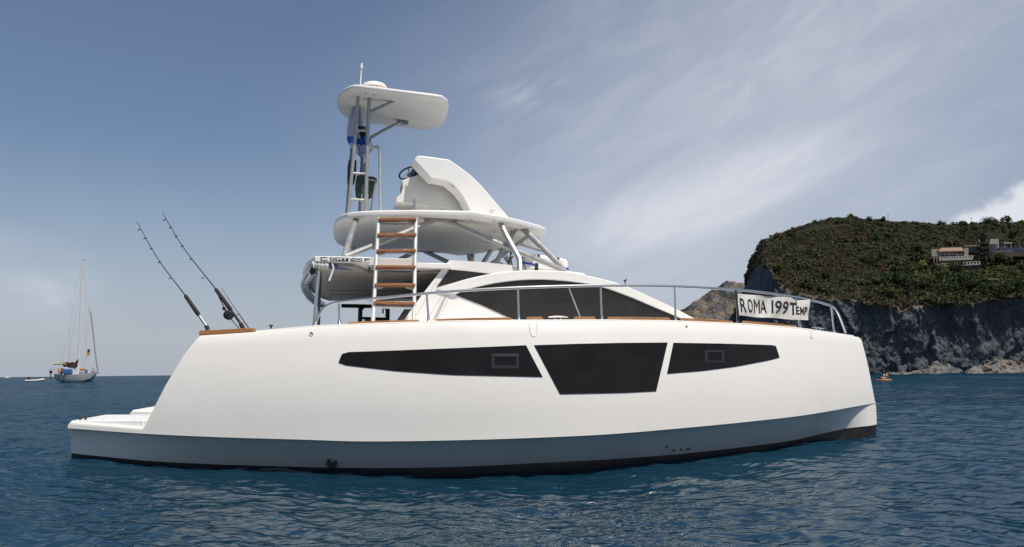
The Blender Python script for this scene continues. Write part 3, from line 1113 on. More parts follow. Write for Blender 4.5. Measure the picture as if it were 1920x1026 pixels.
# moulded panel edges on its underside
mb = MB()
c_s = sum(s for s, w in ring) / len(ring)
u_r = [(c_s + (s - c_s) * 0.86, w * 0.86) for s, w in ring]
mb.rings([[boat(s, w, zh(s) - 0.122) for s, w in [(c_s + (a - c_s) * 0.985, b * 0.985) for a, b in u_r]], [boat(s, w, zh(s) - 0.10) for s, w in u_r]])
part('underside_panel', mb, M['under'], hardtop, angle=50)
for px, py, w in ((884, 412.5, -1.6), (876, 420, -1.3), (926, 414.5, -1.6), (928, 435.5, -0.3), (920, 442, 0.1), (914, 453.5, 0.5), (848, 454, 0.5), (843, 460.5, 0.9), (877.5, 462, 1.1)):
    d = ray(px, py)
    zc_ = zh(swz(onw(px, py, w))[0]) - 0.124
    k = (zc_ - CAM.z) / d.z
    mb = MB()
    mb.lathe(CAM + d * k + Vector((0, 0, 0.004)), (0, 0, -1), [(0.018, 0), (0.018, 0.006), (0, 0.008)], 8)
    part('ceiling_fitting', mb, M['frame'], hardtop)


def strut(A, r=0.045, k='alu', name='roof_strut', both=True, wa=None):
    """A: list of (x, y, w) pixels with their distance from the centreline"""
    P = [onw(x, y, w) for x, y, w in A]
    for sgn in ((-1, 1) if both else (-1,)):
        mb = MB()
        mb.tube(P if sgn < 0 else [mir(p) for p in P], r, 10)
        part(name, mb, M[k], hardtop)


def plate(pts, w, both=True):
    P = [onw(x, y, w) for x, y in pts]
    for sgn in ((-1, 1) if both else (-1,)):
        mb = MB()
        Q = P if sgn < 0 else [mir(p) for p in P]
        mb.prism(Q, bW * 0.14 * -sgn)
        part('mounting_plate', mb, M['alu_dark'], hardtop, bevel=0.006)


plate([(657, 406), (684, 407), (684, 411.5), (657, 411)], -1.42)
plate([(797, 408), (858, 410), (858, 414), (797, 412.5)], -1.78)
plate([(952, 421), (992, 425), (992, 429), (952, 425)], -1.15)
strut([(669, 409, -1.40), (657, 444, -2.0), (646, 482, -2.2)], 0.052)
strut([(815, 412, -1.72), (720, 452.5, -2.0), (647, 481, -2.2)], 0.045)
strut([(833, 412.5, -1.72), (945, 460.5, -1.8), (1060, 508, -1.75)], 0.045)
strut([(936.5, 413, -1.75), (949, 441, -1.85), (974, 486, -2.1), (975.5, 510, -2.2)], 0.048)
strut([(968, 426, -1.08), (954, 450, -1.15), (930, 493, -1.3)], 0.045)
strut([(979, 427, -1.08), (1047, 494.5, -1.45), (1057, 507, -1.5)], 0.050)
strut([(989, 444, -1.15), (965, 461.5, -1.15), (942, 481, -1.2)], 0.036)
strut([(974, 456.5, -1.15), (1015, 469.5, -1.3)], 0.036)
strut([(888.5, 462, 1.6), (885, 490, 1.9)], 0.045, both=False)
plate([(873, 460), (894, 461), (894, 464), (873, 463)], 1.6, both=False)

# ---- helm console on the flybridge
WCON = -0.78
hood = [(777, 301), (778, 297.5), (782.5, 291.8), (790, 291.8), (815, 295), (841.6, 299), (862, 312.5), (884, 329.5), (902, 347), (919, 367), (938, 389), (955, 409), (963, 424), (886, 424), (880.5, 395), (876, 385), (868, 369.5), (858, 356.5), (849, 346.5), (839, 340.5), (825, 337.8), (810, 335.5), (794, 319)]
mb = MB()
P = L(hood, WCON)
mb.prism(P, bW * 0.07)
mb.prism([mir(p) for p in P], bW * -0.07)
out_ = P[1:13]
for a, b in zip(out_, out_[1:]):
    na = Vector((0, 0, -0.06)) if b.z > a.z - 0.05 else (-bU * 0.05 - Vector((0, 0, 0.03)))
    q = [a + bW * 0.07, b + bW * 0.07, mir(b) - bW * 0.07, mir(a) - bW * 0.07]
    mb.hexa([p + na for p in q], q)
console = part('helm_console', mb, M['white'], YACHT, angle=25, bevel=0.02)
mb = MB()
inn = [(777.5, 302), (794, 320), (810, 336.5), (825, 338.8), (839, 341.5), (858, 357.5), (868, 370.5), (880, 395), (886, 424)]
A = L(inn, WCON + 0.07)
B = L([(x - 8 + i * 0.0, y + 8) for i, (x, y) in enumerate(inn)], WCON + 0.30)
for i in range(len(inn) - 1):
    mb.add([A[i], A[i + 1], B[i + 1], B[i]], [[0, 1, 2, 3]])
part('hood_return', mb, M['white'], console, angle=60)
mb = MB()
A2, B2 = [mir(p) for p in A], [mir(p) for p in B]
for i in range(len(inn) - 1):
    mb.add([A2[i], A2[i + 1], B2[i + 1], B2[i]], [[3, 2, 1, 0]])
part('hood_return', mb, M['white'], console, angle=60)
dash = [(754, 338), (770, 332), (787, 327), (800, 330), (830, 336), (855, 356), (866, 376), (868, 396), (848, 395), (835, 391), (776, 384), (741.5, 379), (744.5, 369.5), (752, 362), (755, 352)]
mb = MB()
P = L(dash, -0.32)
mb.prism(P, [mir(P[0]) - P[0]][0])
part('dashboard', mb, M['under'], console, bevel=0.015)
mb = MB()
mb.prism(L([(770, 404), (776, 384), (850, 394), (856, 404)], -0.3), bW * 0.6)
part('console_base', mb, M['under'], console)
mb = MB()
mb.tube([onw(777, 374, -0.6), onw(777.5, 408, -0.6)], 0.022, 8)
part('console_post', mb, M['alu_dark'], console)
# steering wheel
wc_ = onw(766, 324.5, -0.05)
nrm = (-bU * 0.35 + Vector((0, 0, 0.87)) + bW * 0.32).normalized()
e1 = nrm.cross(bW).normalized()
e2 = nrm.cross(e1)
mb = MB()
mb.tube([wc_ + (e1 * math.cos(a) + e2 * math.sin(a)) * 0.185 for a in np.linspace(0, 2 * math.pi, 33)[:-1]], 0.016, 8, closed=True)
wheel = part('steering_wheel', mb, M['rubber'], console)
mb = MB()
for k in range(3):
    a = R(90 + 120 * k)
    mb.tube([wc_ - nrm * 0.04, wc_ + (e1 * math.cos(a) + e2 * math.sin(a)) * 0.18], 0.011, 6)
mb.lathe(wc_ - nrm * 0.20, nrm, [(0.03, 0), (0.03, 0.14), (0.05, 0.15), (0.05, 0.18), (0.0, 0.19)], 12)
part('wheel_spokes', mb, M['steel'], wheel)
mb = MB()
P = onw(924, 402, -1.0)
mb.lathe(P, (0, 0, 1), [(0.045, 0), (0.045, 0.05), (0.036, 0.06), (0.05, 0.07), (0.05, 0.085), (0.04, 0.095), (0, 0.10)], 14)
part('deck_light', mb, M['white'], YACHT)

# ---- lookout tower
tower_leg = []
WT_ = 0.50


def tube_px(name, A, r, k, par, seg=10):
    mb = MB()
    mb.tube([onw(x, y, w) for x, y, w in A], r, seg)
    return part(name, mb, M[k], par)


tower = tube_px('tower_leg', [(674, 158, -WT_), (672.5, 168, -WT_), (668, 235, -WT_), (653.5, 394, -WT_), (651, 424, -WT_)], 0.032, 'alu', YACHT)
tube_px('tower_leg', [(694, 160, -WT_), (693, 170, -WT_), (689.5, 260, -WT_), (685.5, 392, -WT_), (684, 424, -WT_)], 0.034, 'alu', YACHT)
tube_px('tower_leg', [(675.5, 205, WT_), (660, 281, WT_), (651.5, 394, WT_), (650, 410, WT_)], 0.036, 'alu_dark', YACHT)
tube_px('tower_leg', [(693, 215, WT_), (680, 280, WT_), (675, 392, WT_), (674, 410, WT_)], 0.034, 'alu_dark', YACHT)
for A in ([(668, 245, -WT_), (690, 245, -WT_)], [(659.5, 325, -WT_), (687.5, 326, -WT_)], [(655.5, 374, -WT_), (686, 375, -WT_)], [(662, 277, WT_), (681, 298, WT_)]):
    tube_px('tower_rung', A, 0.022, 'alu', YACHT)
mb = MB()
mb.prism(L([(671.5, 162.5), (697, 165), (697, 171), (671.5, 169)], -WT_ - 0.035), bW * 0.07)
part('tower_head_bar', mb, M['alu_dark'], YACHT)
tube_px('tower_handhold', [(688.5, 283, -WT_), (692, 279, -WT_), (700, 276.2, -WT_), (706.5, 275.3, -WT_), (710.5, 277.5, -WT_), (711.8, 284, -WT_), (712.5, 340, -WT_ - 0.1), (713, 397, -WT_ - 0.3)], 0.026, 'alu', YACHT)
tube_px('tower_handhold', [(688, 300, -WT_), (684, 310, 0), (680, 340, 0.1), (676, 400, 0.3)], 0.024, 'alu', YACHT)
# tower roof
WTR = -0.98
zt0 = swz(onw(656, 156, WTR)); zt1 = swz(onw(832, 178, WTR))
ztw = lambda s: zt0[2] + (zt1[2] - zt0[2]) * (s - zt0[0]) / (zt1[0] - zt0[0])
sl, sr = zt0[0], zt1[0]
half = [(sl - 0.23, 0), (sl - 0.20, 0.35), (sl - 0.10, 0.68), (sl + 0.02, 0.90), (sl + 0.12, 0.98), (sr - 0.15, 0.98), (sr - 0.02, 0.96), (sr + 0.09, 0.80), (sr + 0.15, 0.50), (sr + 0.17, 0.2), (sr + 0.17, 0)]
ring = [(s, -w) for s, w in half] + [(s, w) for s, w in half[-2:0:-1]]
ttop = part('tower_roof', slab(ring, ztw, 0.065, 0.03, 0.0), M['white'], YACHT, angle=40)
for A, pl in (([(694, 210, -WT_), (735, 191, -WT_), (768, 175.5, -WT_)], [(764, 172.5), (785, 175.5), (784, 179.5), (763, 177)]),):
    tube_px('tower_brace', [(a, b, w) for a, b, w in A], 0.028, 'alu_dark', YACHT)
    mb = MB()
    mb.prism(L(pl, -WT_ - 0.05), bW * 0.1)
    part('brace_plate', mb, M['alu_dark'], YACHT)
tube_px('tower_brace', [(690, 261, WT_), (720, 244, WT_), (752, 228, WT_)], 0.028, 'alu_dark', YACHT)
mb = MB()
mb.prism(L([(746, 225.5), (766, 227.5), (765, 231.5), (745, 229.5)], WT_), bW * 0.1)
part('brace_plate', mb, M['alu_dark'], YACHT)
# bolts under the tower roof
for px, py in ((686, 176), (684, 186), (701, 178), (699, 187.5), (683.5, 206)):
    d = ray(px, py)
    k = (ztw(sl + 0.4) - 0.067 - CAM.z) / d.z
    mb = MB()
    mb.lathe(CAM + d * k + Vector((0, 0, 0.004)), (0, 0, -1), [(0.014, 0), (0.014, 0.007), (0, 0.008)], 8)
    part('roof_bolt', mb, M['frame'], ttop)
# radar dome with lettering round its side
cr = onw(701.5, 172, -0.72)
s_, w_, z_ = swz(cr)
cr = boat(s_, w_, ztw(s_) - 0.11)
mb = MB()
mb.lathe(cr, (0, 0, 1), [(0.17, 0.075), (0.18, 0.08), (0.225, 0.085), (0.232, 0.10), (0.232, 0.15), (0.225, 0.19), (0.20, 0.225), (0.15, 0.248), (0.08, 0.26), (0.0, 0.264)], 32)
radar = part('radar_dome', mb, M['white'], YACHT, angle=60)
mb = MB()


def round_dome(u, v):
    a = R(-128 + 104 * u)
    r = 0.2345
    return cr + Vector((math.cos(a) * r, math.sin(a) * r, 0.105 + 0.055 * v))


put_text(mb, 'Raymarine', round_dome, 0, 0, 1, 1)
part('dome_lettering', mb, M['red'], radar, fix=False)
mb = MB()
a0, a1 = onw(675.3, 166, -0.62), onw(677.6, 127, -0.62)
mb.tube([a0, a1], 0.013, 8)
d = (a1 - a0).normalized()
mb.lathe(a1 - d * 0.02, d, [(0.018, 0), (0.03, 0.01), (0.03, 0.05), (0.022, 0.055), (0.024, 0.10), (0, 0.105)], 12)
part('whip_antenna', mb, M['white'], YACHT)

# tower seat: green padded back and seat on a silver frame
mb = MB()
seat_t = None
P = L([(669, 327), (703, 331), (707.5, 336), (705, 350), (699, 363), (690, 366), (667.5, 362.5), (666, 345)], -0.22)
mb.prism(P, bW * 0.42)
seat_t = part('tower_seat', mb, M['green'], YACHT, bevel=0.03)
mb = MB()
P = L([(654, 299), (659, 296.5), (669, 300), (668, 320), (665, 338), (655, 341), (651, 336), (651.5, 312)], 0.12)
mb.prism(P, bW * 0.36)
part('backrest', mb, M['green'], seat_t, bevel=0.025)
for w in (-0.22, 0.2):
    mb = MB()
    mb.tube([onw(x, y, w) for x, y in curve_px([(689, 337.5), (700, 338), (704.5, 342), (702, 356), (695, 396)], 14)], 0.017, 8)
    mb.tube([onw(689, 364, w), onw(690, 400, w)], 0.017, 8)
    mb.tube([onw(679, 364, w), onw(675, 400, w)], 0.017, 8)
    part('seat_frame', mb, M['alu'], seat_t)

# ---- boarding ladder to the flybridge
lad = []
TL, BL_, TR, BR = (709.8, 411), (699.3, 603), (780, 411), (775.8, 602)
WLT, WLB = -2.16, -2.80


def lad_pt(side, y):
    a, b = (TL, BL_) if side == 0 else (TR, BR)
    t = (y - a[1]) / (b[1] - a[1])
    return onw(a[0] + (b[0] - a[0]) * t, y, WLT + (WLB - WLT) * t)


ladder = None
for side_ in (0, 1):
    mb = MB()
    mb.tube([lad_pt(side_, y) for y in (409, 440, 500, 560, 603)], 0.030, 12)
    o = part('ladder_rail', mb, M['alu_light'], YACHT)
    ladder = ladder or o
for yl, yr in ((412.8, 412.2), (441.8, 441), (471.6, 471), (501.5, 501.5), (535.2, 535.6), (568.2, 570)):
    a, b = lad_pt(0, yl), lad_pt(1, yr)
    ex = (b - a).normalized()
    c = (a + b) / 2
    hl = (b - a).length / 2
    mb = MB()
    mb.box(c, ex * (hl + 0.005), bW * 0.075 + Vector((0, 0, -0.006)), Vector((0, 0, 0.020)))
    tr = part('ladder_tread', mb, M['teak'], YACHT, bevel=0.006)
    for q, sg in ((a, 1), (b, -1)):
        mb = MB()
        mb.prism([q + ex * sg * 0.02 - Vector((0, 0, 0.022)), q + ex * sg * 0.14 - Vector((0, 0, 0.022)), q + ex * sg * 0.11 - Vector((0, 0, 0.045)), q + ex * sg * 0.02 - Vector((0, 0, 0.06))], bW * 0.05)
        part('tread_bracket', mb, M['alu_light'], tr)
mb = MB()
a, b = lad_pt(0, 575.5), lad_pt(1, 577.5)
mb.tube([a, b], 0.022, 10)
part('ladder_brace', mb, M['alu_light'], YACHT)
mb = MB()
a, b = lad_pt(0, 419.5), lad_pt(1, 420.5)
mb.tube([a + bW * 0.05, b + bW * 0.05], 0.02, 10)
part('ladder_brace', mb, M['alu_light'], YACHT)

# ------------------------------------------------------------------ things carried by the yacht
# banner tied to the handrail
bc = [(1382.5, 550.5), (1519.5, 561.5), (1516.5, 600.5), (1385, 591.5)]
WOFF = 0.15
bp = [onhull(x, y, WOFF) for x, y in bc]
b_n = (bp[1] - bp[0]).cross(bp[3] - bp[0]).normalized()
if b_n.dot(CAM - bp[0]) < 0:
    b_n = -b_n


def ban(u, v, lift=0.0):
    p = bp[3].lerp(bp[2], u).lerp(bp[0].lerp(bp[1], u), v)
    wv = 0.014 * math.sin(u * 9 + v * 2.5) + 0.010 * math.sin(u * 17 - v * 4 + 1) + 0.03 * max(0, u - 0.72) * math.sin(v * 6 + u * 10)
    sag = -0.012 * math.sin(math.pi * u * 2)**2 * (1 - v)
    return p + b_n * (wv + lift) + Vector((0, 0, sag))


mb = MB()
mb.grid(lambda u, v: ban(u, v), 60, 14)
BAN = solo('banner', mb, M['banner'], bp[3], 'white canvas banner with dark lettering tied to the bow handrail', 'banner', angle=80)
mb = MB()
bl = lambda u, v: ban(u, v, 0.006)
put_text(mb, 'R', bl, 0.022, 0.165, 0.092, 0.80, 0, 0.010)
put_text(mb, 'O', bl, 0.112, 0.175, 0.182, 0.80, 0, 0.010)
put_text(mb, 'M', bl, 0.203, 0.18, 0.292, 0.80, 0, 0.0)
put_text(mb, 'A', bl, 0.300, 0.20, 0.385, 0.80, 0, 0.004)
part('banner_lettering', mb, M['ink'], BAN, fix=False)
mb = MB()
put_text(mb, 'I', bl, 0.452, 0.215, 0.474, 0.82, 0, 0.012)
put_text(mb, '9', bl, 0.494, 0.215, 0.580, 0.82, 0, 0.012)
put_text(mb, '9', bl, 0.595, 0.225, 0.680, 0.82, 0, 0.012)
part('banner_lettering', mb, M['ink'], BAN, fix=False)
mb = MB()
put_text(mb, 'T', bl, 0.695, 0.225, 0.800, 0.79, 0, 0.02)
put_text(mb, 'E', bl, 0.785, 0.245, 0.835, 0.62, 0, 0.025)
put_text(mb, 'M', bl, 0.846, 0.235, 0.908, 0.62, 0, 0.008)
put_text(mb, 'P', bl, 0.920, 0.225, 0.965, 0.62, 0, 0.025)
part('banner_lettering', mb, M['ink'], BAN, fix=False)
mb = MB()
for a, b in ((ban(0.0, 0.0), onhull(1383, 607, 0.18)), (ban(1, 1), onhull(1522, 563.5, 0.18)), (ban(0, 1), onhull(1381, 543.5, 0.18))):
    mb.tube([a, (a + b) / 2 - Vector((0, 0, 0.01)), b], 0.005, 5)
mb.tube([onhull(x, y, 0.165) for x, y in [(1379.5, 543), (1382, 575), (1384, 606)]], 0.012, 6)
part('tie_cord', mb, M['strap'], BAN)

# flag hanging in the tower
fl_l = [(670, 170), (666, 185), (655, 217), (650.5, 244), (650.5, 262), (659, 278), (669, 289)]
fl_r = [(674, 170), (676, 185), (680, 217), (686, 244), (695, 262), (699, 280), (684, 297)]
FLl, FLr = curve_px(fl_l, 30), curve_px(fl_r, 30)


def flag_pt(u, v):
    i = v * 29
    k = min(int(i), 28)
    f = i - k
    a = [FLl[k][c] + (FLl[k + 1][c] - FLl[k][c]) * f for c in (0, 1)]
    b = [FLr[k][c] + (FLr[k + 1][c] - FLr[k][c]) * f for c in (0, 1)]
    w = 0.10 + 0.10 * math.sin(u * 11 + v * 3) * (0.25 + v) + 0.05 * math.sin(u * 23 + v * 7)
    return onw(a[0] + (b[0] - a[0]) * u, a[1] + (b[1] - a[1]) * u, w)


mb = MB()
mb.grid(flag_pt, 36, 40)
for i, f in enumerate(mb.f):
    u, v = (i % 36 + 0.5) / 36, (i // 36 + 0.5) / 40
    y = 170 + v * 125
    mb.m[i] = 1 if 0.62 + 0.10 * u * 0 < v + 0.02 * math.sin(u * 9) < 0.745 and u < 0.82 else (2 if (u > 0.62 and 0.45 < v < 0.70) else 0)
M['flag'] = mat('pale_lavender_cloth', (0.60, 0.60, 0.77), 0.8, var=0.1, vscale=6)
M['flag_blue'] = mat('bright_blue_cloth', (0.03, 0.16, 0.52), 0.8)
solo('flag', mb, [M['flag'], M['flag_blue'], M['strap']], flag_pt(0.5, 0), 'pale lavender flag with a blue band hanging limp in the lookout tower', 'flag', angle=80)

# life raft canister strapped on the front roof
wl = -0.55
LR = thing('life_raft', onw(1020, 508, wl), 'white life raft case with blue stripe strapped on the front roof', 'life raft', PSI)


def raft(poly, w0, w1, m, name, lab=None, bev=0.03):
    mb = MB()
    a = L(poly, w0)
    mb.prism(a, bW * (w1 - w0))
    return part(name, mb, M[m], LR, bevel=bev, label=lab)


raft([(981, 506), (980.5, 487), (984, 479), (1000, 475.5), (1030, 480), (1060, 485), (1066, 489.5), (1066, 510)], wl, wl + 0.5, 'white', 'case', None, 0.04)
raft([(980, 494), (981, 490.5), (1004, 494.5), (1004.5, 498.5), (990, 496)], wl - 0.012, wl + 0.2, 'blue', 'stripe', None, 0.004)
raft([(1054, 500.5), (1066.6, 502.5), (1066.6, 506.5), (1054, 504.5)], wl - 0.012, wl + 0.45, 'blue', 'stripe', None, 0.004)
raft([(1008, 476.8), (1012.5, 477.5), (1012.5, 483), (1008, 482.5)], wl - 0.013, wl + 0.48, 'strap', 'strap', None, 0.002)
raft([(1044.5, 482.5), (1049, 483.5), (1049, 491), (1044.5, 489.5)], wl - 0.013, wl + 0.48, 'strap', 'strap', None, 0.002)
raft([(1004, 493), (1009.5, 494), (1009, 508), (1003, 507)], wl - 0.014, wl + 0.2, 'strap', 'strap', None, 0.002)
mb = MB()
mb.tube(L(curve_px([(979, 497), (978.5, 486), (981, 481.5), (979, 490), (984, 499), (986, 506)], 16), wl - 0.03), 0.008, 6)
part('lashing', mb, M['strap'], LR)
mb = MB()
for A in ([(960, 497), (958, 486), (957, 470)], [(953, 492), (957, 480), (960, 473)], [(962, 480), (957, 489), (953, 497)]):
    mb.tube(L(A, -1.5), 0.012, 6)
solo('mooring_line', mb, M['strap'], onw(958, 497, -1.5), 'short dark line hanging from the flybridge roof struts', 'rope')


# fishing rods in the rack
def rod(tip, bend, gripa, gripb, butt, wy, label, reel=None, guides=(), r=0.010):
    P = lambda p: onhull(p[0], p[1], wy)
    base = P(butt)
    t = thing('fishing_rod', base, label, 'fishing rod', 0, 'fishing rods standing in the stern rack')
    mb = MB()
    A = [P(p) for p in curve_px([tip, bend, gripa, gripb, butt], 30)]
    mb.tube(A, [r * (0.4 + 0.9 * i / 29) for i in range(30)], 8)
    part('blank', mb, M['frame'], t)
    if gripa != gripb:
        mb = MB()
        g = [P(gripa), P(gripb)]
        mb.tube([g[0], g[0].lerp(g[1], 0.05), g[0].lerp(g[1], 0.9), g[1]], [0.012, 0.026, 0.030, 0.022], 10)
        part('grip', mb, M['cork'], t)
        mb = MB()
        g = [P(gripb), P(butt)]
        mb.tube([g[0], g[1]], 0.018, 10)
        part('reel_seat', mb, M['steel'] if reel is None else M['frame'], t)
        mb = MB()
        mb.tube([g[0].lerp(g[1], 0.72), g[1] - Vector((0, 0, 0.03))], 0.03, 10)
        part('butt_cap', mb, M['rubber'], t)
    for gx, gy in guides:
        c = P((gx, gy))
        mb = MB()
        d = (A[0] - A[-1]).normalized()
        dn = d.cross(bW).normalized()
        if dn.z > 0:
            dn = -dn
        mb.tube([c + dn * 0.028 + (dn * math.cos(a) + bW * math.sin(a)) * 0.018 for a in np.linspace(0, 2 * math.pi, 11)[:-1]], 0.004, 5, closed=True)
        mb.tube([c, c + dn * 0.012], 0.005, 5)
        part('line_guide', mb, M['frame'], t)
    if reel:
        c = P(reel)
        mb = MB()
        mb.lathe(c - bW * 0.05, bW, [(0.0, 0), (0.055, 0.0), (0.066, 0.01), (0.066, 0.025), (0.045, 0.03), (0.045, 0.075), (0.066, 0.08), (0.066, 0.095), (0.05, 0.10), (0, 0.10)], 18)
        rl = part('reel', mb, M['rubber'], t)
        mb = MB()
        mb.tube([c - bW * 0.05, c - bW * 0.09, c - bW * 0.09 + Vector((-0.05, 0, 0.085))], 0.010, 6)
        mb.lathe(c - bW * 0.10 + Vector((-0.05, 0, 0.085)), -bW, [(0.0, 0), (0.024, 0.005), (0.024, 0.04), (0, 0.045)], 10)
        mb.tube([c, P((436, 585))], 0.016, 6)
        part('crank', mb, M['rubber'], rl)
    return t


rod((256.5, 415.5), (297, 487), (346.5, 553), (373.5, 592), (392, 619), 0.10, 'left fishing rod with silver reel seat and no reel, standing in the stern rack', None,
    ((264, 429), (274.5, 445.5), (286.5, 464.5), (302, 490), (321.5, 520)))
rod((304.5, 398.5), (345, 466), (403.5, 541), (434, 583), (458, 616), 0.10, 'middle fishing rod with big black reel, standing in the stern rack', (428.5, 591),
    ((312, 410.5), (322.5, 425), (333, 441.5), (344.5, 460), (360.5, 484.5), (383, 519.5)))
rod((415.5, 540.5), (432, 566), (449, 590), (449, 590), (466, 615), 0.24, 'short thin fishing rod leaning behind the one with a reel', None, ((449, 588),), r=0.006)
mb = MB()
mb.tube([onhull(x, y, 0.11) for x, y in [(410, 556), (418, 572), (432, 597), (448, 616)]], 0.007, 6)
solo('rod_line', mb, M['frame'], onhull(448, 616, 0.11), 'thin dark line beside the reel of the middle fishing rod', 'fishing line')

# ------------------------------------------------------------------ people
M['skin'] = mat('sunburnt_skin', (0.42, 0.20, 0.12), 0.6, var=0.1)
M['skin_tan'] = mat('tanned_skin', (0.42, 0.21, 0.11), 0.5, var=0.1)
M['hair'] = mat('dark_hair', (0.03, 0.02, 0.015), 0.7)
M['swim_red'] = mat('red_swimwear', (0.35, 0.03, 0.04), 0.7)
M['swim_dark'] = mat('dark_swimwear', (0.03, 0.03, 0.06), 0.7)

POSES = {   # joints in metres, facing +x, z up, hips near the origin
    'sit': dict(pelvis=(0, 0, 0.12), waist=(-0.02, 0, 0.30), chest=(-0.02, 0, 0.50), neck=(0.0, 0, 0.64), head=(0.02, 0, 0.80),
                sh=(-0.01, 0.19, 0.56), el=(0.10, 0.27, 0.33), ha=(0.30, 0.20, 0.20), hip=(0.02, 0.10, 0.10), kn=(0.40, 0.14, 0.22), an=(0.55, 0.14, -0.18), to=(0.70, 0.14, -0.22)),
    'lie': dict(pelvis=(0, 0, 0.12), waist=(-0.20, 0, 0.12), chest=(-0.42, 0, 0.14), neck=(-0.58, 0, 0.15), head=(-0.75, 0, 0.16),
                sh=(-0.50, 0.19, 0.12), el=(-0.25, 0.28, 0.10), ha=(-0.02, 0.26, 0.09), hip=(0.04, 0.10, 0.12), kn=(0.36, 0.12, 0.50), an=(0.52, 0.12, 0.10), to=(0.70, 0.12, 0.06)),
}


def person(base, rot, pose, label, skin, wear, group=None, size=1.0):
    J = {k: Vector(v) for k, v in POSES[pose].items()}
    t = thing('person', base, label, 'person', rot, group)
    W_ = PARENT_W[t.name]
    vs, es, rad = [], [], []

    def add(p, r, par=None):
        vs.append(p)
        rad.append(r)
        if par is not None:
            es.append((par, len(vs) - 1))
        return len(vs) - 1
    pe = add(J['pelvis'], 0.14)
    wa = add(J['waist'], 0.125, pe)
    ch = add(J['chest'], 0.145, wa)
    ne = add(J['neck'], 0.058, ch)
    hd = add(J['neck'].lerp(J['head'], 0.55), 0.085, ne)
    add(J['head'] + (J['head'] - J['neck']) * 0.25, 0.085, hd)
    for s in (1, -1):
        f = lambda k: Vector((J[k].x, J[k].y * s, J[k].z))
        a = add(f('sh'), 0.06, ch)
        b = add(f('el'), 0.045, a)
        c = add(f('ha'), 0.033, b)
        add(f('ha') + (f('ha') - f('el')).normalized() * 0.12, 0.025, c)
        a = add(f('hip'), 0.09, pe)
        b = add(f('kn'), 0.062, a)
        c = add(f('an'), 0.042, b)
        add(f('to'), 0.03, c)
    me = bpy.data.meshes.new('body')
    me.from_pydata(vs, es, [])
    ob = bpy.data.objects.new('body', me)
    COL.objects.link(ob)
    ob.parent = t
    ob.modifiers.new('skin', 'SKIN').use_smooth_shade = True
    for i, r in enumerate(rad):
        me.skin_vertices[0].data[i].radius = (r, r)
    me.skin_vertices[0].data[0].use_root = True
    ss = ob.modifiers.new('subsurf', 'SUBSURF')
    ss.levels = ss.render_levels = 1
    me.materials.append(M[skin])
    PARENT_W[ob.name] = W_
    mb = MB()
    up = (J['head'] - J['neck']).normalized()
    hc = J['head'] + up * 0.04 - Vector((0.025, 0, 0))
    mb.lathe(W_ @ hc - (W_.to_3x3() @ up) * 0.02, W_.to_3x3() @ up, [(0.085, -0.06), (0.105, 0.0), (0.10, 0.05), (0.065, 0.095), (0, 0.11)], 12)
    part('hair', mb, M['hair'], ob)
    mb = MB()
    a, b = J['pelvis'], J['pelvis'].lerp(J['waist'], 0.6)
    mb.tube([W_ @ (a - (b - a) * 0.5), W_ @ a, W_ @ b], [0.12, 0.168, 0.150], 12)
    for s in (1, -1):
        h, k = Vector((J['hip'].x, J['hip'].y * s, J['hip'].z)), Vector((J['kn'].x, J['kn'].y * s, J['kn'].z))
        mb.tube([W_ @ h, W_ @ h.lerp(k, 0.45)], [0.112, 0.092], 12)
    part('swimwear', mb, M[wear], ob)
    t.scale = (size, size, size)
    return t


# ------------------------------------------------------------------ sailing boat far off on the left
YS = 160.0
SP = lambda x, y, dy=0.0: at_y(x, y, YS + dy)
MPP = YS / FPX
M['sb_hull'] = mat('pale_grey_hull', (0.33, 0.35, 0.36), 0.4, var=0.08, vscale=0.8)
M['tan'] = mat('tan_canvas', (0.40, 0.29, 0.15), 0.85, var=0.35, vscale=1.5)
M['brown'] = mat('brown_canvas', (0.14, 0.095, 0.065), 0.85, var=0.3, vscale=1.5)
M['mast'] = mat('white_mast', (0.62, 0.61, 0.59), 0.4)
M['bluebox'] = mat('blue_tarpaulin', (0.03, 0.12, 0.35), 0.7, var=0.2, vscale=2)
M['orange'] = mat('orange_ring', (0.45, 0.13, 0.04), 0.6)
M['rig'] = mat('rigging_wire', (0.22, 0.23, 0.25), 0.5)
base = SP(138, 717)
base.z = 0
SB = thing('sailing_boat', base, 'anchored grey sailing yacht with bare masts and a tan awning', 'sailing boat', 0)
# hull: stern on the left, bow to the right and turned a little towards the viewer
hd_ = R(-22)
hx, hy = Vector((math.cos(hd_), math.sin(hd_), 0)), Vector((-math.sin(hd_), math.cos(hd_), 0))
secs = [(-4.7, 0.95, 1.75, 0.75), (-4.0, 1.2, 1.68, 0.1), (-2.3, 1.5, 1.60, -0.3), (0, 1.65, 1.56, -0.5), (2.2, 1.5, 1.6, -0.5), (3.6, 1.0, 1.7, -0.3), (4.7, 0.55, 1.82, 0.2), (6.1, 0.05, 2.05, 1.75)]
rows = []
for s, bm_, zt, zb in secs:
    pr = [(-1, 1.0), (-0.98, 0.72), (-0.93, 0.42), (-0.85, 0.25), (0, 0.0), (0.85, 0.25), (0.93, 0.42), (0.98, 0.72), (1, 1.0)]
    rows.append([base + hx * (s + 0.25) + hy * (bm_ * a) + Vector((0, 0, zb + (zt - zb) * b)) for a, b in pr])
mb = MB()
n = len(rows[0])
mb.v = [p for r in rows for p in r]
for i in range(len(rows) - 1):
    for k in range(n):
        l = (k + 1) % n
        mb.f.append([i * n + k, i * n + l, (i + 1) * n + l, (i + 1) * n + k])
        mb.m.append(1 if (2 < k < 5) and i < 6 else 0)
mb.f += [list(range(n))[::-1], [(len(rows) - 1) * n + k for k in range(n)]]
mb.m += [0, 0]
part('hull', mb, [M['sb_hull'], M['black']], SB, angle=50)
DZ = 1.45


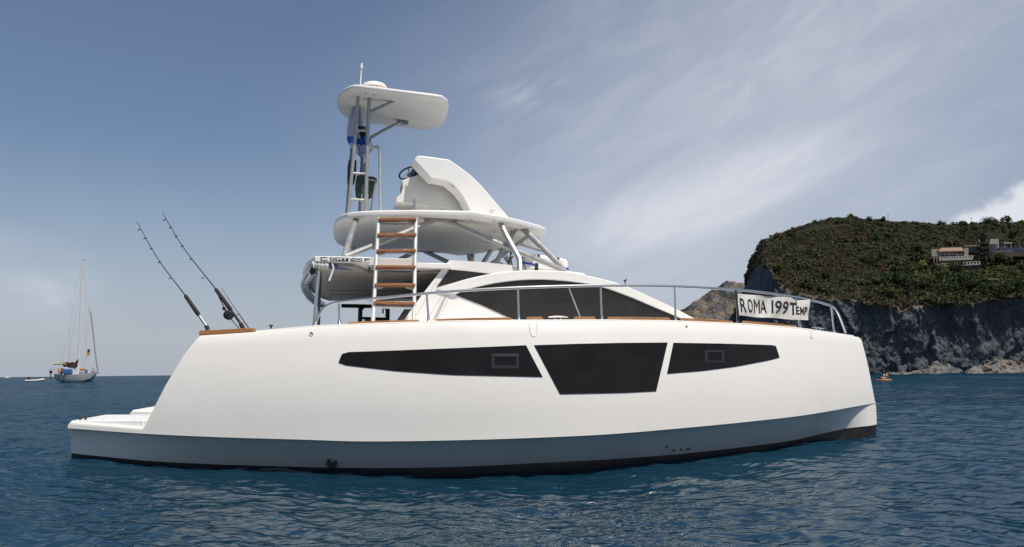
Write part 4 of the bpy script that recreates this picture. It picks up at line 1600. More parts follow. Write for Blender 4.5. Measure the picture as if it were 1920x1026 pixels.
def sb_box(x0, x1, y0, y1, dep, m, name, bev=0.05, dy=0.0):
    mb = MB()
    mb.prism([SP(x0, y1, dy - dep / 2), SP(x1, y1, dy - dep / 2), SP(x1, y0, dy - dep / 2), SP(x0, y0, dy - dep / 2)], Vector((0, dep, 0)))
    return part(name, mb, M[m], SB, bevel=bev)


def sb_tube(A, r, m, name, dy=0.0, seg=8):
    mb = MB()
    mb.tube([SP(x, y, dy) for x, y in A], r, seg)
    return part(name, mb, M[m], SB)


sb_box(112, 166, 697.5, 703, 1.6, 'mast', 'coach_roof')
sb_box(118, 134, 692, 701.5, 0.5, 'bluebox', 'tarpaulin', 0.15, -1.4)
sb_box(148, 158, 691, 695, 0.7, 'orange', 'life_ring', 0.15, -0.8)
sb_tube([(155.3, 487), (153, 540), (150, 618), (147, 690), (146.5, 700)], 0.20, 'mast', 'mast')
sb_tube([(168, 565), (164.5, 620), (161, 688), (160.5, 700)], 0.12, 'mast', 'mast', 0.4)
for A, dy in (([(140, 549.5), (161, 549.5)], 0), ([(131, 618.5), (161, 621.5)], 0)):
    sb_tube(A, 0.045, 'mast', 'spreader', dy)
sb_box(153.5, 157.5, 486, 489, 0.2, 'rig', 'masthead', 0.02)
ft = sb_tube([(170, 584), (174, 620), (179, 665), (183.7, 700)], 0.12, 'rig', 'furled_jib')
for A in ([(155, 489), (140.5, 549), (131, 618), (110, 690)], [(155, 489), (161, 549), (161, 621), (159, 700)], [(153.5, 520), (140, 600), (128, 680)], [(131, 618), (129, 676)], [(155, 489), (164, 560), (170, 584)]):
    sb_tube(A, 0.012, 'rig', 'shroud', 0, 5)
# sail bundled on the boom and the awning over the cockpit
cu = curve_px([(147, 672), (145, 680), (136, 681), (124, 685), (120, 690)], 20)
mb = MB()
mb.grid(lambda u, v: SP(118 + 29 * u, (679.5 if u < 0.75 else 679.5 - (u - 0.75) * 24) + v * (13.5 - 6 * (1 - u)) + 0.6 * math.sin(u * 18), -0.5 + 1.0 * v + 0.2 * math.sin(u * 15 + v * 5)), 20, 8)
part('boom_sail', mb, M['brown'], SB, angle=80)
mb = MB()
mb.grid(lambda u, v: SP(99.6 + 25 * u, 678.5 + 1.6 * math.sin(u * 3.1 + 0.2) * (1 - v) + v * (3.2 + 4.0 * max(0, u - 0.55)) + 0.5 * math.sin(u * 14), -1.0 + 2.2 * (1 - v)), 20, 8)
part('awning', mb, M['tan'], SB, angle=80)
sb_tube([(99, 684), (122, 683), (146, 679)], 0.07, 'mast', 'boom')
for x in (96, 101, 178, 183.5):
    sb_tube([(x, 692), (x + 0.5, 701)], 0.03, 'rig', 'rail_post', -0.6)
sb_tube([(92.5, 692.5), (101, 693), (112, 694)], 0.03, 'rig', 'guard_rail', -0.6)
sb_tube([(172, 697.5), (184, 698), (188, 699.5)], 0.04, 'rig', 'guard_rail', -0.6)
mb = MB()
P = SP(95, 702, -0.8)
mb.box(P + Vector((0, 0, 0.45)), (0.22, 0, 0), (0, 0.16, 0), (0, 0, 0.28))
mb.tube([P + Vector((0, 0, 0.3)), P - Vector((-0.05, 0, 0.9))], 0.09, 8)
mb.lathe(P - Vector((-0.05, 0, 0.9)), (1, 0, 0), [(0, -0.2), (0.07, -0.1), (0.07, 0.1), (0, 0.15)], 10)
part('outboard_motor', mb, M['frame'], SB, bevel=0.04)
for x, y0, y1 in ((160.5, 693, 700), (115, 690, 700)):
    sb_box(x - 2, x + 2, y0, y1, 0.5, 'bluebox' if x > 150 else 'brown', 'deck_bag', 0.12, -0.9)
mb = MB()
mb.grid(lambda u, v: SP(164.4 + 4.2 * u - 2 * v * (1 - u), 654.5 + 12 * v + 0.6 * math.sin(u * 5), 0.3 + 0.1 * math.sin(u * 6 + v * 4)), 8, 10)
for i in range(len(mb.f)):
    mb.m[i] = 0 if (i // 8) < 5 else 1
solo('pennant', mb, [mat('dark_blue_cloth', (0.03, 0.05, 0.16), 0.8), mat('yellow_cloth', (0.45, 0.25, 0.04), 0.8)], SP(165, 667), 'small blue and yellow pennant hoisted on the sailing boat', 'flag', angle=80)
person(SP(109.5, 699.5, -0.9), R(-20), 'sit', 'bare-chested person seated under the tan awning of the sailing boat', 'skin', 'swim_dark', 'people on the sailing boat')
person(SP(174.5, 699.5, -0.9), R(200), 'sit', 'person in red seated at the bow of the sailing boat', 'skin', 'swim_red', 'people on the sailing boat')

# inflatable dinghy and the distant motor boat
M['hypalon'] = mat('pale_grey_rubber', (0.62, 0.62, 0.61), 0.5, var=0.06)
db = at_y(66.5, 716, 190)
db.z = 0.03
DN = thing('inflatable_dinghy', db, 'white inflatable dinghy floating behind the sailing boat', 'dinghy', R(-8))
dx, dy_ = Vector((math.cos(R(-8)), math.sin(R(-8)), 0)), Vector((-math.sin(R(-8)), math.cos(R(-8)), 0))
A = [db + dx * s + dy_ * w + Vector((0, 0, z)) for s, w, z in ((-2.2, -0.75, 0.28), (0.6, -0.78, 0.30), (1.5, -0.55, 0.40), (2.05, 0, 0.52), (1.5, 0.55, 0.40), (0.6, 0.78, 0.30), (-2.2, 0.75, 0.28))]
mb = MB()
B_ = []
for i in range(49):
    t = i / 48 * 6
    k = min(int(t), 5)
    f = t - k
    p0, p1, p2, p3 = A[max(k - 1, 0)], A[k], A[k + 1], A[min(k + 2, 6)]
    B_.append(0.5 * ((2 * p1) + (p2 - p0) * f + (2 * p0 - 5 * p1 + 4 * p2 - p3) * f * f + (3 * p1 - p0 - 3 * p2 + p3) * f**3))
mb.tube(B_, [0.10] + [0.24] * 47 + [0.10], 12)
part('tube', mb, M['hypalon'], DN)
mb = MB()
mb.prism([db + dx * s + dy_ * w + Vector((0, 0, 0.05)) for s, w in ((-2, -0.7), (1.4, -0.5), (1.4, 0.5), (-2, 0.7))], (0, 0, 0.06))
part('floorboard', mb, M['frame'], DN)
mb = MB()
mb.box(db + dx * -1.75 + Vector((0, 0, 0.55)), dx * 0.05, dy_ * 0.5, Vector((0, 0, 0.3)))
part('transom', mb, M['frame'], DN)
mb = MB()
c = db + dx * -1.9
mb.box(c + Vector((0, 0, 0.95)), dx * 0.26, dy_ * 0.18, Vector((0, 0, 0.22)))
mb.tube([c + Vector((0, 0, 0.8)), c - Vector((0, 0, 0.4))], 0.08, 8)
part('outboard_motor', mb, M['frame'], DN, bevel=0.05)
db = at_y(14, 707.5, 1150)
db.z = 0
MO = thing('motor_boat', db, 'tiny white motor boat on the horizon at the far left', 'motor boat')
mb = MB()
mb.rings([[db + Vector((x * k + sh, y * k, z)) for x, y in ((-3.2, -1.1), (2, -1.1), (3.6, 0), (2, 1.1), (-3.2, 1.1))] for k, sh, z in ((0.85, -0.2, -0.3), (1, 0, 0.6), (1.02, 0.1, 1.2))])
part('hull', mb, M['white'], MO)
mb = MB()
mb.rings([[db + Vector((x * k - 0.6, y * k, z)) for x, y in ((-1.6, -0.9), (1.4, -0.9), (1.4, 0.9), (-1.6, 0.9))] for k, z in ((1, 1.2), (0.85, 2.0), (0.7, 2.05))])
part('cabin', mb, M['white'], MO)

# ------------------------------------------------------------------ the headland
def proj(P):
    d = Vector(P) - CAM
    k = d.dot(c_f)
    return CX + FPX * d.dot(c_r) / k, CY - FPX * d.dot(c_u) / k


RIDGE = [(1396, 532), (1401, 528), (1404, 512), (1409, 498), (1418, 487), (1421, 474), (1428, 457), (1441, 450), (1455, 444), (1470, 437), (1498, 425), (1530, 416), (1558, 409), (1597, 407), (1628, 411), (1663, 414), (1716, 417), (1769, 421), (1821, 421), (1853, 416), (1888, 417), (1920, 419), (2000, 415), (2100, 418), (2300, 430)]
EDGE = [(1396, 534), (1401, 530), (1405, 516), (1412, 507), (1422, 496), (1430, 492), (1438, 500), (1448, 522), (1462, 536), (1480, 548), (1520, 556), (1560, 562), (1600, 566), (1640, 571), (1680, 577), (1700, 581), (1740, 572), (1770, 567), (1800, 574), (1830, 567), (1870, 560), (1920, 553), (2000, 552), (2100, 556), (2300, 570)]
fx = lambda tab, x: float(np.interp(x, [p[0] for p in tab], [p[1] for p in tab]))


def fbm(v, o=5, h=0.9):
    return noise.fractal(v, h, 2.1, o)


NC, NCL, NSL, NBK = 440, 64, 60, 8
HX = np.concatenate([np.linspace(1396, 1460, 45)[:-1], np.linspace(1460, 1960, NC - 104), np.linspace(1960, 2250, 61)[1:]])
HG = []            # grid of points, column by column
HV = []
for ix, x in enumerate(HX):
    back = 55 * max(0, (1446 - x) / 50) ** 1.6
    D0 = 140 + back
    ye, yr = fx(EDGE, x) + 7 * fbm(Vector((x * 0.06, 2.2, 0)), 5), fx(RIDGE, x)
    Pb = at_y(x, HOR - (x - 960) * ROLL + CAMZ * FPX / D0, D0)
    Pb.z = -1.5
    Pe = at_y(x, ye, D0 - 3.8)
    Pr = at_y(x, yr, D0 + 105 * min(1, 0.12 + (x - 1396) / 120))
    col, veg = [], []
    for k in range(NCL):
        t = k / NCL
        p = Pb.lerp(Pe, t)
        q = Vector((p.x * 0.085, p.z * 0.030, 7.7))
        f1_ = fbm(q, 6, 0.8)
        f2_ = fbm(Vector((p.x * 0.45, p.z * 0.33, 1.7)), 5, 0.7)
        f3_ = noise.noise(Vector((p.x * 0.03, p.z * 0.02, 3.1)))
        amp = min(1, t * 5)
        rdg = 1 - abs(noise.noise(Vector((p.x * 0.16 + 0.3 * p.z * 0.16, p.z * 0.045, 5.9)))) * 2
        rd2 = 1 - abs(noise.noise(Vector((p.x * 0.5 - p.z * 0.12, p.z * 0.22, 2.9)))) * 2
        p.y -= (rdg * 0.8 + rd2 * 0.35 - 0.5) * (0.5 + 0.5 * amp)
        p.y += (f1_ * 1.1 + f2_ * 0.55 + f3_ * 2.0) * (0.5 + 0.5 * amp)
        p.x += fbm(Vector((p.x * 0.3, p.z * 0.3, 9.2)), 4) * 0.5
        if t < 0.10:
            p.y -= 1.4 * (0.10 - t) * 10 * (0.6 + 0.6 * noise.noise(Vector((p.x * 0.16, 4.4, 0))))
        col.append(p)
        veg.append(0.0 if t < 0.93 else (t - 0.93) * 7)
    for k in range(NSL + 1):
        t = k / NSL
        p = Pe.lerp(Pr, t)
        hump = math.sin(math.pi * t)
        p.z += hump * 1.5
        a = min(1, t * 8) * min(1, (1 - t) * 10)
        p.z += a * (fbm(Vector((p.x * 0.06, p.y * 0.06, 3)), 5) * 1.6 + fbm(Vector((p.x * 0.3, p.y * 0.3, 5)), 4) * 0.5)
        if k == 0:
            p.y -= 0.8 + 0.8 * noise.noise(Vector((p.x * 0.2, 0, 8)))
        p.z += (1 - a) * 0.35 * fbm(Vector((p.x * 0.35, 1.0, 2)), 4)
        col.append(p)
        veg.append(0.55 + min(1, t * 9) * 0.45)
    for k in range(1, NBK + 1):
        t = k / NBK
        col.append(Pr + Vector((Pr.x / Pr.y * 110 * t, 110 * t, -(Pr.z + 3) * t * t)))
        veg.append(1.0)
    HG.append(col)
    HV.append(veg)
nrow = len(HG[0])
vs = [p for c in HG for p in c]
fs = [[i * nrow + k, (i + 1) * nrow + k, (i + 1) * nrow + k + 1, i * nrow + k + 1] for i in range(len(HG) - 1) for k in range(nrow - 1)]


def rock_material(name, veg_attr=True):
    m = bpy.data.materials.new(name)
    m.use_nodes = True
    t = NT(m.node_tree)
    p = m.node_tree.nodes['Principled BSDF']
    p.inputs['Roughness'].default_value = 0.9
    p.inputs['Specular IOR Level'].default_value = 0.2
    geo = t.n('ShaderNodeNewGeometry')
    pos = geo.outputs['Position']

    def nz(scale, detail=6, rough=0.6, stretch=None, dist=0.0):
        v = pos
        if stretch:
            mp = t.n('ShaderNodeMapping', i_Scale=stretch)
            t.put(mp.inputs['Vector'], pos)
            v = mp.outputs[0]
        n_ = t.n('ShaderNodeTexNoise', i_Scale=scale, i_Detail=detail, i_Roughness=rough, i_Distortion=dist)
        t.put(n_.inputs['Vector'], v)
        return n_.outputs[0]
    rock = t.ramp(nz(0.10, 8, 0.66, (1, 1, 0.55), 0.6), [(0.25, (0.082, 0.095, 0.115)), (0.5, (0.105, 0.119, 0.138)), (0.75, (0.135, 0.146, 0.160))])
    pale = t.math('MULTIPLY', t.sstep(nz(0.16, 7, 0.7, (1, 1, 0.22), 1.2), 0.63, 0.72), t.sstep(nz(0.9, 5, 0.6), 0.42, 0.6))
    rock = t.mix(t.math('MULTIPLY', pale, 0.7), rock, (0.24, 0.23, 0.215, 1))
    mp = t.n('ShaderNodeMapping', i_Scale=(1, 1, 0.45), i_Rotation=(0.25, 0.1, 0))
    t.put(mp.inputs['Vector'], pos)
    vo = t.n('ShaderNodeTexVoronoi', feature='DISTANCE_TO_EDGE', i_Scale=0.32)
    wob = t.n('ShaderNodeVectorMath', operation='ADD')
    t.put(wob.inputs[0], mp.outputs[0])
    wn = t.n('ShaderNodeTexNoise', i_Scale=0.5, i_Detail=5)
    t.put(wn.inputs['Vector'], pos)
    ws = t.n('ShaderNodeVectorMath', operation='SCALE', i_Scale=3.0)
    t.put(ws.inputs[0], wn.outputs['Color'])
    t.put(wob.inputs[1], ws.outputs[0])
    t.put(vo.inputs['Vector'], wob.outputs[0])
    crack = t.sstep(vo.outputs['Distance'], 0.0, 0.10)
    vein = t.sstep(t.math('ABSOLUTE', t.math('SUBTRACT', nz(0.07, 5, 0.6, (1, 1, 0.5), 1.5), 0.5)), 0.012, 0.0)
    rock = t.mix(t.math('MULTIPLY', vein, 0.35), rock, (0.13, 0.125, 0.12, 1))
    if veg_attr:
        at = t.n('ShaderNodeAttribute', attribute_name='veg').outputs['Fac']
        g = t.ramp(nz(0.22, 7, 0.65), [(0.3, (0.013, 0.016, 0.006)), (0.5, (0.022, 0.022, 0.009)), (0.66, (0.034, 0.027, 0.013)), (0.85, (0.10, 0.07, 0.042))])
        # bare tan earth near the brow of the cliff
        brow = t.math('MULTIPLY', t.sstep(t.math('ABSOLUTE', t.math('SUBTRACT', at, 0.52)), 0.5, 0.1), t.sstep(nz(0.30, 6, 0.65), 0.40, 0.56))
        f = t.sstep(t.math('ADD', at, t.math('MULTIPLY_ADD', nz(0.35, 6, 0.7), 0.9, -0.45)), 0.35, 0.6)
        c = t.mix(f, rock, g)
        c = t.mix(t.math('MULTIPLY', brow, 0.85), c, (0.25, 0.20, 0.15, 1))
        t.put(p.inputs['Base Color'], c)
    else:
        top = t.sstep(nz(0.45, 6, 0.65, (0.6, 0.6, 2.6)), 0.38, 0.58)
        t.put(p.inputs['Base Color'], t.mix(t.math('MULTIPLY', top, 0.8), rock, (0.27, 0.245, 0.21, 1)))
    hgt = t.math('ADD', nz(0.7, 8, 0.72, (1, 1, 0.35)), t.math('MULTIPLY', nz(2.2, 5, 0.6), 0.35))
    hgt = t.math('ADD', hgt, t.math('MULTIPLY', crack, 0.45))
    bp = t.n('ShaderNodeBump', i_Strength=1.0, i_Distance=0.8, i_Height=hgt)
    t.put(p.inputs['Normal'], bp.outputs[0])
    return m


M['headland'] = rock_material('headland_rock')
M['rock'] = rock_material('shore_rock', False)


def ground(name, vs, fs, m, label, veg=None):
    me = bpy.data.meshes.new(name)
    me.from_pydata(vs, [], fs)
    me.materials.append(m)
    me.polygons.foreach_set('use_smooth', [True] * len(me.polygons))
    if veg is not None:
        a = me.attributes.new('veg', 'FLOAT', 'POINT')
        a.data.foreach_set('value', veg)
    me.update()
    o = bpy.data.objects.new(name, me)
    COL.objects.link(o)
    o['kind'] = 'structure'
    o['label'] = label
    return o


ground('cliff', vs, fs, M['headland'], 'dark rocky headland with scrub on top rising from the sea', [v for c in HV for v in c])


def slope_pt(x, t):
    """point on the vegetated slope: column pixel x, t from the brow (0) to the ridge (1)"""
    i = float(np.interp(x, HX, np.arange(len(HX))))
    i0 = min(int(i), len(HX) - 2)
    k = NCL + t * NSL
    k0 = min(int(k), NCL + NSL - 1)
    a = HG[i0][k0].lerp(HG[i0 + 1][k0], i - i0)
    b = HG[i0][k0 + 1].lerp(HG[i0 + 1][k0 + 1], i - i0)
    return a.lerp(b, k - k0)


def slope_at(x, y):
    """where the slope is seen at a pixel"""
    best = min((abs(proj(slope_pt(x, k / 80))[1] - y), k / 80) for k in range(81))
    return slope_pt(x, best[1]), best[1]


# lower spur to the left of the headland, mostly hidden by the yacht
SPUR = [(1240, 606), (1262, 590), (1272, 583), (1283, 578), (1300, 567), (1315, 558), (1330, 547), (1345, 538), (1358, 528), (1372, 527), (1380, 531), (1392, 533), (1402, 528), (1420, 522), (1440, 520)]
cols = []
for x in np.linspace(1240, 1440, 90):
    D0 = 205
    yt = fx(SPUR, x) + 2.5 * fbm(Vector((x * 0.09, 5.5, 0)), 4)
    Pt = at_y(x, yt, D0 + 9)
    Pb = at_y(x, 700, D0 - 4)
    Pb.z = -1.5
    col, vg = [], []
    for k in range(34):
        t = k / 33
        p = Pb.lerp(Pt, t)
        p.y += fbm(Vector((p.x * 0.12, p.z * 0.09, 2.7)), 6, 0.75) * 2.6 + fbm(Vector((p.x * 0.5, p.z * 0.5, 6.7)), 4) * 0.6
        col.append((p, 0.0 if t < 0.6 else 0.32 + 0.25 * (t - 0.6)))
    for k in range(1, 7):
        col.append((Pt + Vector((Pt.x / Pt.y * 5 * k, 5.0 * k, -0.02 * k * k * k)), 0.7))
    cols.append(col)
nr_ = len(cols[0])
ground('cliff', [p for c in cols for p, _ in c], [[i * nr_ + k, (i + 1) * nr_ + k, (i + 1) * nr_ + k + 1, i * nr_ + k + 1] for i in range(len(cols) - 1) for k in range(nr_ - 1)],
       M['headland'], 'low jagged rock spur beyond the bow rail', [v for c in cols for _, v in c])


# rock ledges along the waterline
def ledge(name, x0, x1, y_top, depth, seed, label, amp=1.0, deep=6.0):
    cols = []
    n = 70
    for i in range(n + 1):
        u = i / n
        x = x0 + (x1 - x0) * u
        yt = fx(y_top, x)
        Pt = at_y(x, yt, depth)
        h = max(Pt.z + 0.25 * amp * fbm(Vector((Pt.x * 0.7, seed, 1)), 5), 0.1) * (1 if 0 < i < n else 0.1)
        col = []
        for k in range(13):
            v = k / 12
            prof = min(1, v * 2.6) ** 0.75 if v < 0.5 else 1 - 0.25 * (v - 0.5)
            p = Vector((Pt.x * (1 + (v - 0.35) * deep / depth), depth - deep * 0.4 + deep * v, -0.5 + (h + 0.5) * prof))
            p.y += 1.5 * fbm(Vector((p.x * 0.45, p.z * 1.2, seed)), 6, 0.7)
            p.z += 0.40 * amp * fbm(Vector((p.x * 0.8, p.y * 0.9, seed + 3)), 6, 0.7) * min(1, v * 4)
            col.append(p)
        cols.append(col)
    m_ = 13
    return ground(name, [p for c in cols for p in c], [[i * m_ + k, (i + 1) * m_ + k, (i + 1) * m_ + k + 1, i * m_ + k + 1] for i in range(n) for k in range(m_ - 1)], M['rock'], label)


ledge('rocky_shore', 1659, 1800, [(1659, 710), (1668, 706), (1690, 699), (1715, 697), (1735, 693), (1745, 686), (1756, 679), (1765, 686), (1775, 682), (1779, 687), (1795, 692), (1800, 699)], 131, 1.0, 'dark low rocks at the foot of the cliff near the bow', 1.0)
ledge('rocky_shore', 1808, 1985, [(1808, 694), (1818, 689), (1840, 688), (1860, 687), (1890, 686), (1905, 688), (1985, 684)], 129, 4.0, 'flat tan rock ledge at the waterline on the right', 0.8)
ledge('rocky_shore', 1832, 1912, [(1832, 690), (1842, 682), (1850, 677), (1862, 674), (1873, 671), (1885, 674), (1898, 681), (1912, 685)], 134, 7.0, 'pale rock slab above the waterline ledge', 1.2)

person(at_y(1881, 687.0, 128.6), R(-70), 'sit', 'person in red swimwear sitting on the pale rock slab', 'skin', 'swim_red', 'bathers on the rocks', 0.72)
person(at_y(1851, 690.5, 128.4), R(-110), 'sit', 'person in dark swimwear sitting low on the left end of the rock ledge', 'skin', 'swim_dark', 'bathers on the rocks', 0.72)
person(at_y(1917, 686, 128.4), R(-60), 'sit', 'person sitting on the rock ledge at the right picture edge', 'skin', 'swim_red', 'bathers on the rocks', 0.72)

# bather lying on a float near the bow
fb = at_y(1658, 714.5, 70)
fb.z = 0.05
mb = MB()
mb.rings([[fb + Vector((math.copysign(abs(math.cos(a)) ** 0.5, math.cos(a)) * 1.05 * k, math.copysign(abs(math.sin(a)) ** 0.5, math.sin(a)) * 0.38 * k, z)) for a in np.linspace(0, 2 * math.pi, 29)[:-1]] for k, z in ((0.9, -0.06), (1, -0.01), (1, 0.05), (0.93, 0.09))])
M['float'] = mat('orange_float', (0.34, 0.18, 0.10), 0.55)
solo('pool_float', mb, M['float'], fb, 'orange tan float carrying a lying bather just off the bow', 'float').rotation_euler = (0, 0, R(42))
person(fb + Vector((0, 0, 0.06)), R(42), 'lie', 'tanned person lying with knees bent on a float off the bow', 'skin_tan', 'swim_dark')


# ------------------------------------------------------------------ vegetation
def leaf_material(name, cols, scale=0.35):
    m = bpy.data.materials.new(name)
    m.use_nodes = True
    t = NT(m.node_tree)
    p = m.node_tree.nodes['Principled BSDF']
    p.inputs['Roughness'].default_value = 0.7
    p.inputs['Specular IOR Level'].default_value = 0.25
    geo = t.n('ShaderNodeNewGeometry')
    info = t.n('ShaderNodeObjectInfo')
    n_ = t.n('ShaderNodeTexNoise', i_Scale=scale, i_Detail=4)
    t.put(n_.inputs['Vector'], geo.outputs['Position'])
    isl = geo.outputs['Random Per Island']
    f = t.math('ADD', t.math('MULTIPLY', n_.outputs[0], 0.7), t.math('ADD', t.math('MULTIPLY', isl, 0.25), t.math('MULTIPLY', info.outputs['Random'], 0.35)))
    st = [(0.30 + 0.65 * i / (len(cols) - 1), c) for i, c in enumerate(cols)]
    t.put(p.inputs['Base Color'], t.ramp(f, st))
    return m


M['scrub'] = leaf_material('scrub_leaves', [(0.011, 0.016, 0.006), (0.020, 0.026, 0.009), (0.030, 0.029, 0.012), (0.042, 0.034, 0.015), (0.026, 0.035, 0.011)], 0.07)
M['shrub'] = leaf_material('shrub_leaves', [(0.013, 0.024, 0.007), (0.025, 0.041, 0.010), (0.042, 0.060, 0.014), (0.068, 0.074, 0.020)])
M['dry'] = leaf_material('dry_leaves', [(0.045, 0.032, 0.016), (0.075, 0.048, 0.022), (0.10, 0.062, 0.030)])
M['lime'] = leaf_material('yellow_green_leaves', [(0.07, 0.085, 0.02), (0.12, 0.125, 0.03)])
M['pine'] = leaf_material('dark_needles', [(0.007, 0.012, 0.007), (0.013, 0.021, 0.011)])
M['bark'] = mat('bark', (0.07, 0.05, 0.035), 0.9, var=0.3)


def leaf_cloud(n, shape, size, seed):
    """n leaf tufts through the volume given by shape(rng) -> (point, outward)"""
    rg_ = random.Random(seed)
    vs, fs = [], []
    for _ in range(n):
        p, o = shape(rg_)
        nrm_ = (Vector(o) + Vector((rg_.gauss(0, .6), rg_.gauss(0, .6), rg_.gauss(0, .6)))).normalized()
        a = nrm_.orthogonal().normalized()
        a.rotate(Matrix.Rotation(rg_.uniform(0, 6.28), 3, nrm_))
        b = nrm_.cross(a)
        s = size * rg_.uniform(0.6, 1.4)
        i = len(vs)
        vs += [p - a * s, p + b * s * 0.55, p + a * s, p - b * s * 0.55]
        fs.append([i, i + 1, i + 2, i + 3])
    return vs, fs


def dome(lumps, seed):
    rl = random.Random(seed)
    L_ = [(Vector((rl.gauss(0, .42), rl.gauss(0, .42), rl.uniform(0.10, 0.62))), rl.uniform(0.25, 0.55)) for _ in range(lumps)]

    def f(rg_):
        c, r = rg_.choice(L_)
        d = Vector((rg_.gauss(0, 1), rg_.gauss(0, 1), rg_.gauss(0.25, 1))).normalized()
        p = c + d * r * rg_.uniform(0.55, 1.05)
        p.z = max(p.z, -0.05)
        return p, d
    return f


def mesh_vf(name, vs, fs, m):
    me = bpy.data.meshes.new(name)
    me.from_pydata(vs, [], fs)
    me.materials.append(m)
    me.update()
    return me


# the low scrub that covers the slope
vs, fs = [], []
rs = random.Random(5)
cnt = 0
while cnt < 7400:
    x = rs.uniform(1398, 2060) if rs.random() < 0.93 else rs.uniform(2060, 2240)
    t = rs.random() ** 1.15
    p = slope_pt(x, t)
    if noise.noise(Vector((p.x * 0.09, p.y * 0.09, 4.0))) + 0.25 * noise.noise(Vector((p.x * 0.4, p.y * 0.4, 1.0))) < -0.25:
        continue
    cnt += 1
    r = rs.uniform(0.4, 1.25) * (0.6 if t > 0.85 else 1) * (0.5 if x < 1446 else 1)
    for _ in range(int(16 + 22 * r)):
        d = Vector((rs.gauss(0, 1), rs.gauss(0, 1), abs(rs.gauss(0, .8)))).normalized()
        q = p + Vector((d.x * r, d.y * r, d.z * r * 0.8 - 0.05)) * rs.uniform(0.6, 1)
        nrm_ = (d + Vector((rs.gauss(0, .5), rs.gauss(0, .5), rs.gauss(0, .5)))).normalized()
        a = nrm_.orthogonal().normalized()
        a.rotate(Matrix.Rotation(rs.uniform(0, 6.28), 3, nrm_))
        b = nrm_.cross(a)
        s = rs.uniform(0.10, 0.24)
        i = len(vs)
        vs += [q - a * s, q + b * s * 0.6, q + a * s, q - b * s * 0.6]
        fs.append([i, i + 1, i + 2, i + 3])
o = bpy.data.objects.new('scrub', mesh_vf('scrub', vs, fs, M['scrub']))
COL.objects.link(o)
tag(o, 'low brown and olive scrub covering the headland slope', 'scrub', None, 'stuff')

# single shrubs: a few meshes, copied
PROTO = {}
for kind, mt in (('green', 'shrub'), ('dry', 'dry'), ('lime', 'lime')):
    PROTO[kind] = [mesh_vf('shrub', *leaf_cloud(420, dome(9, 40 + i), 0.13, 60 + i), M[mt]) for i in range(4 if kind == 'green' else 2)]
SH_LAB = {'green': 'dark green rounded shrub on the headland slope', 'dry': 'brown withered shrub on the headland slope', 'lime': 'bright yellow green shrub beside the pink house terrace'}


def shrub(x, t, r, kind, rg_):
    p = slope_pt(x, t)
    ob = bpy.data.objects.new('shrub', rg_.choice(PROTO[kind]))
    COL.objects.link(ob)
    ob.location = p - Vector((0, 0, 0.05 * r))
    ob.scale = (r, r, r * rg_.uniform(0.75, 1.05))
    ob.rotation_euler = (0, 0, rg_.uniform(0, 6.28))
    tag(ob, SH_LAB[kind], 'shrub', {'green': 'green shrubs on the slope', 'dry': 'withered shrubs on the slope', 'lime': 'yellow green shrubs by the house'}[kind])


rv = random.Random(21)
for _ in range(212):
    x = rv.uniform(1440, 1925)
    t = rv.random()
    shrub(x, t, rv.uniform(0.9, 2.1), 'green' if rv.random() < 0.85 else 'dry', rv)
for _ in range(75):
    x = rv.uniform(1635, 1925)
    t = rv.uniform(0.0, 0.42)
    shrub(x, t, rv.uniform(1.2, 2.4), 'green', rv)
for px, py, r in ((1741, 499, 2.4), (1749, 503, 1.8), (1734, 504, 1.7), (1830, 475, 1.3), (1824, 477, 1.2), (1836, 474, 1.0)):
    shrub(px, slope_at(px, py)[1], r, 'lime', rv)


def tree(name, px, py, h, rad, leaf, label, seed, group, conifer=False, size=0.16, n=900):
    b, _ = slope_at(px, py)
    t = thing(name, b - Vector((0, 0, 0.2)), label, 'tree', 0, group)
    rt = random.Random(seed)
    mb = MB()
    mb.tube([b - Vector((0, 0, 0.3)), b + Vector((rt.uniform(-.1, .1), 0, h * 0.4)), b + Vector((rt.uniform(-.2, .2), 0, h * 0.85))], [0.05 * h, 0.035 * h, 0.012 * h], 7)
    for k in range(5):
        a = rt.uniform(0, 6.28)
        z = h * rt.uniform(0.3, 0.65)
        mb.tube([b + Vector((0, 0, z)), b + Vector((math.cos(a) * rad * 0.6, math.sin(a) * rad * 0.6, z + h * 0.2))], [0.022 * h, 0.008 * h], 5)
    part('trunk', mb, M['bark'], t)
    if conifer:
        def shp(rg_):
            z = rg_.uniform(0.06, 1.0)
            tier = 0.75 + 0.25 * math.cos(z * 44)
            r = rad * (1 - z) ** 0.8 * tier * math.sqrt(rg_.uniform(0.12, 1)) + 0.1
            a = rg_.uniform(0, 6.28)
            return b + Vector((math.cos(a) * r, math.sin(a) * r, z * h - 0.15 * r)), Vector((math.cos(a), math.sin(a), 0.5))
    else:
        dm = dome(11, seed)

        def shp(rg_):
            p, d = dm(rg_)
            return b + Vector((p.x * rad, p.y * rad, h * 0.30 + p.z * h * 0.72)), d
    vs, fs = leaf_cloud(n, shp, size, seed + 1)
    mb = MB()
    mb.v, mb.f, mb.m = vs, fs, [0] * len(fs)
    part('crown', mb, M[leaf], t, fix=False)


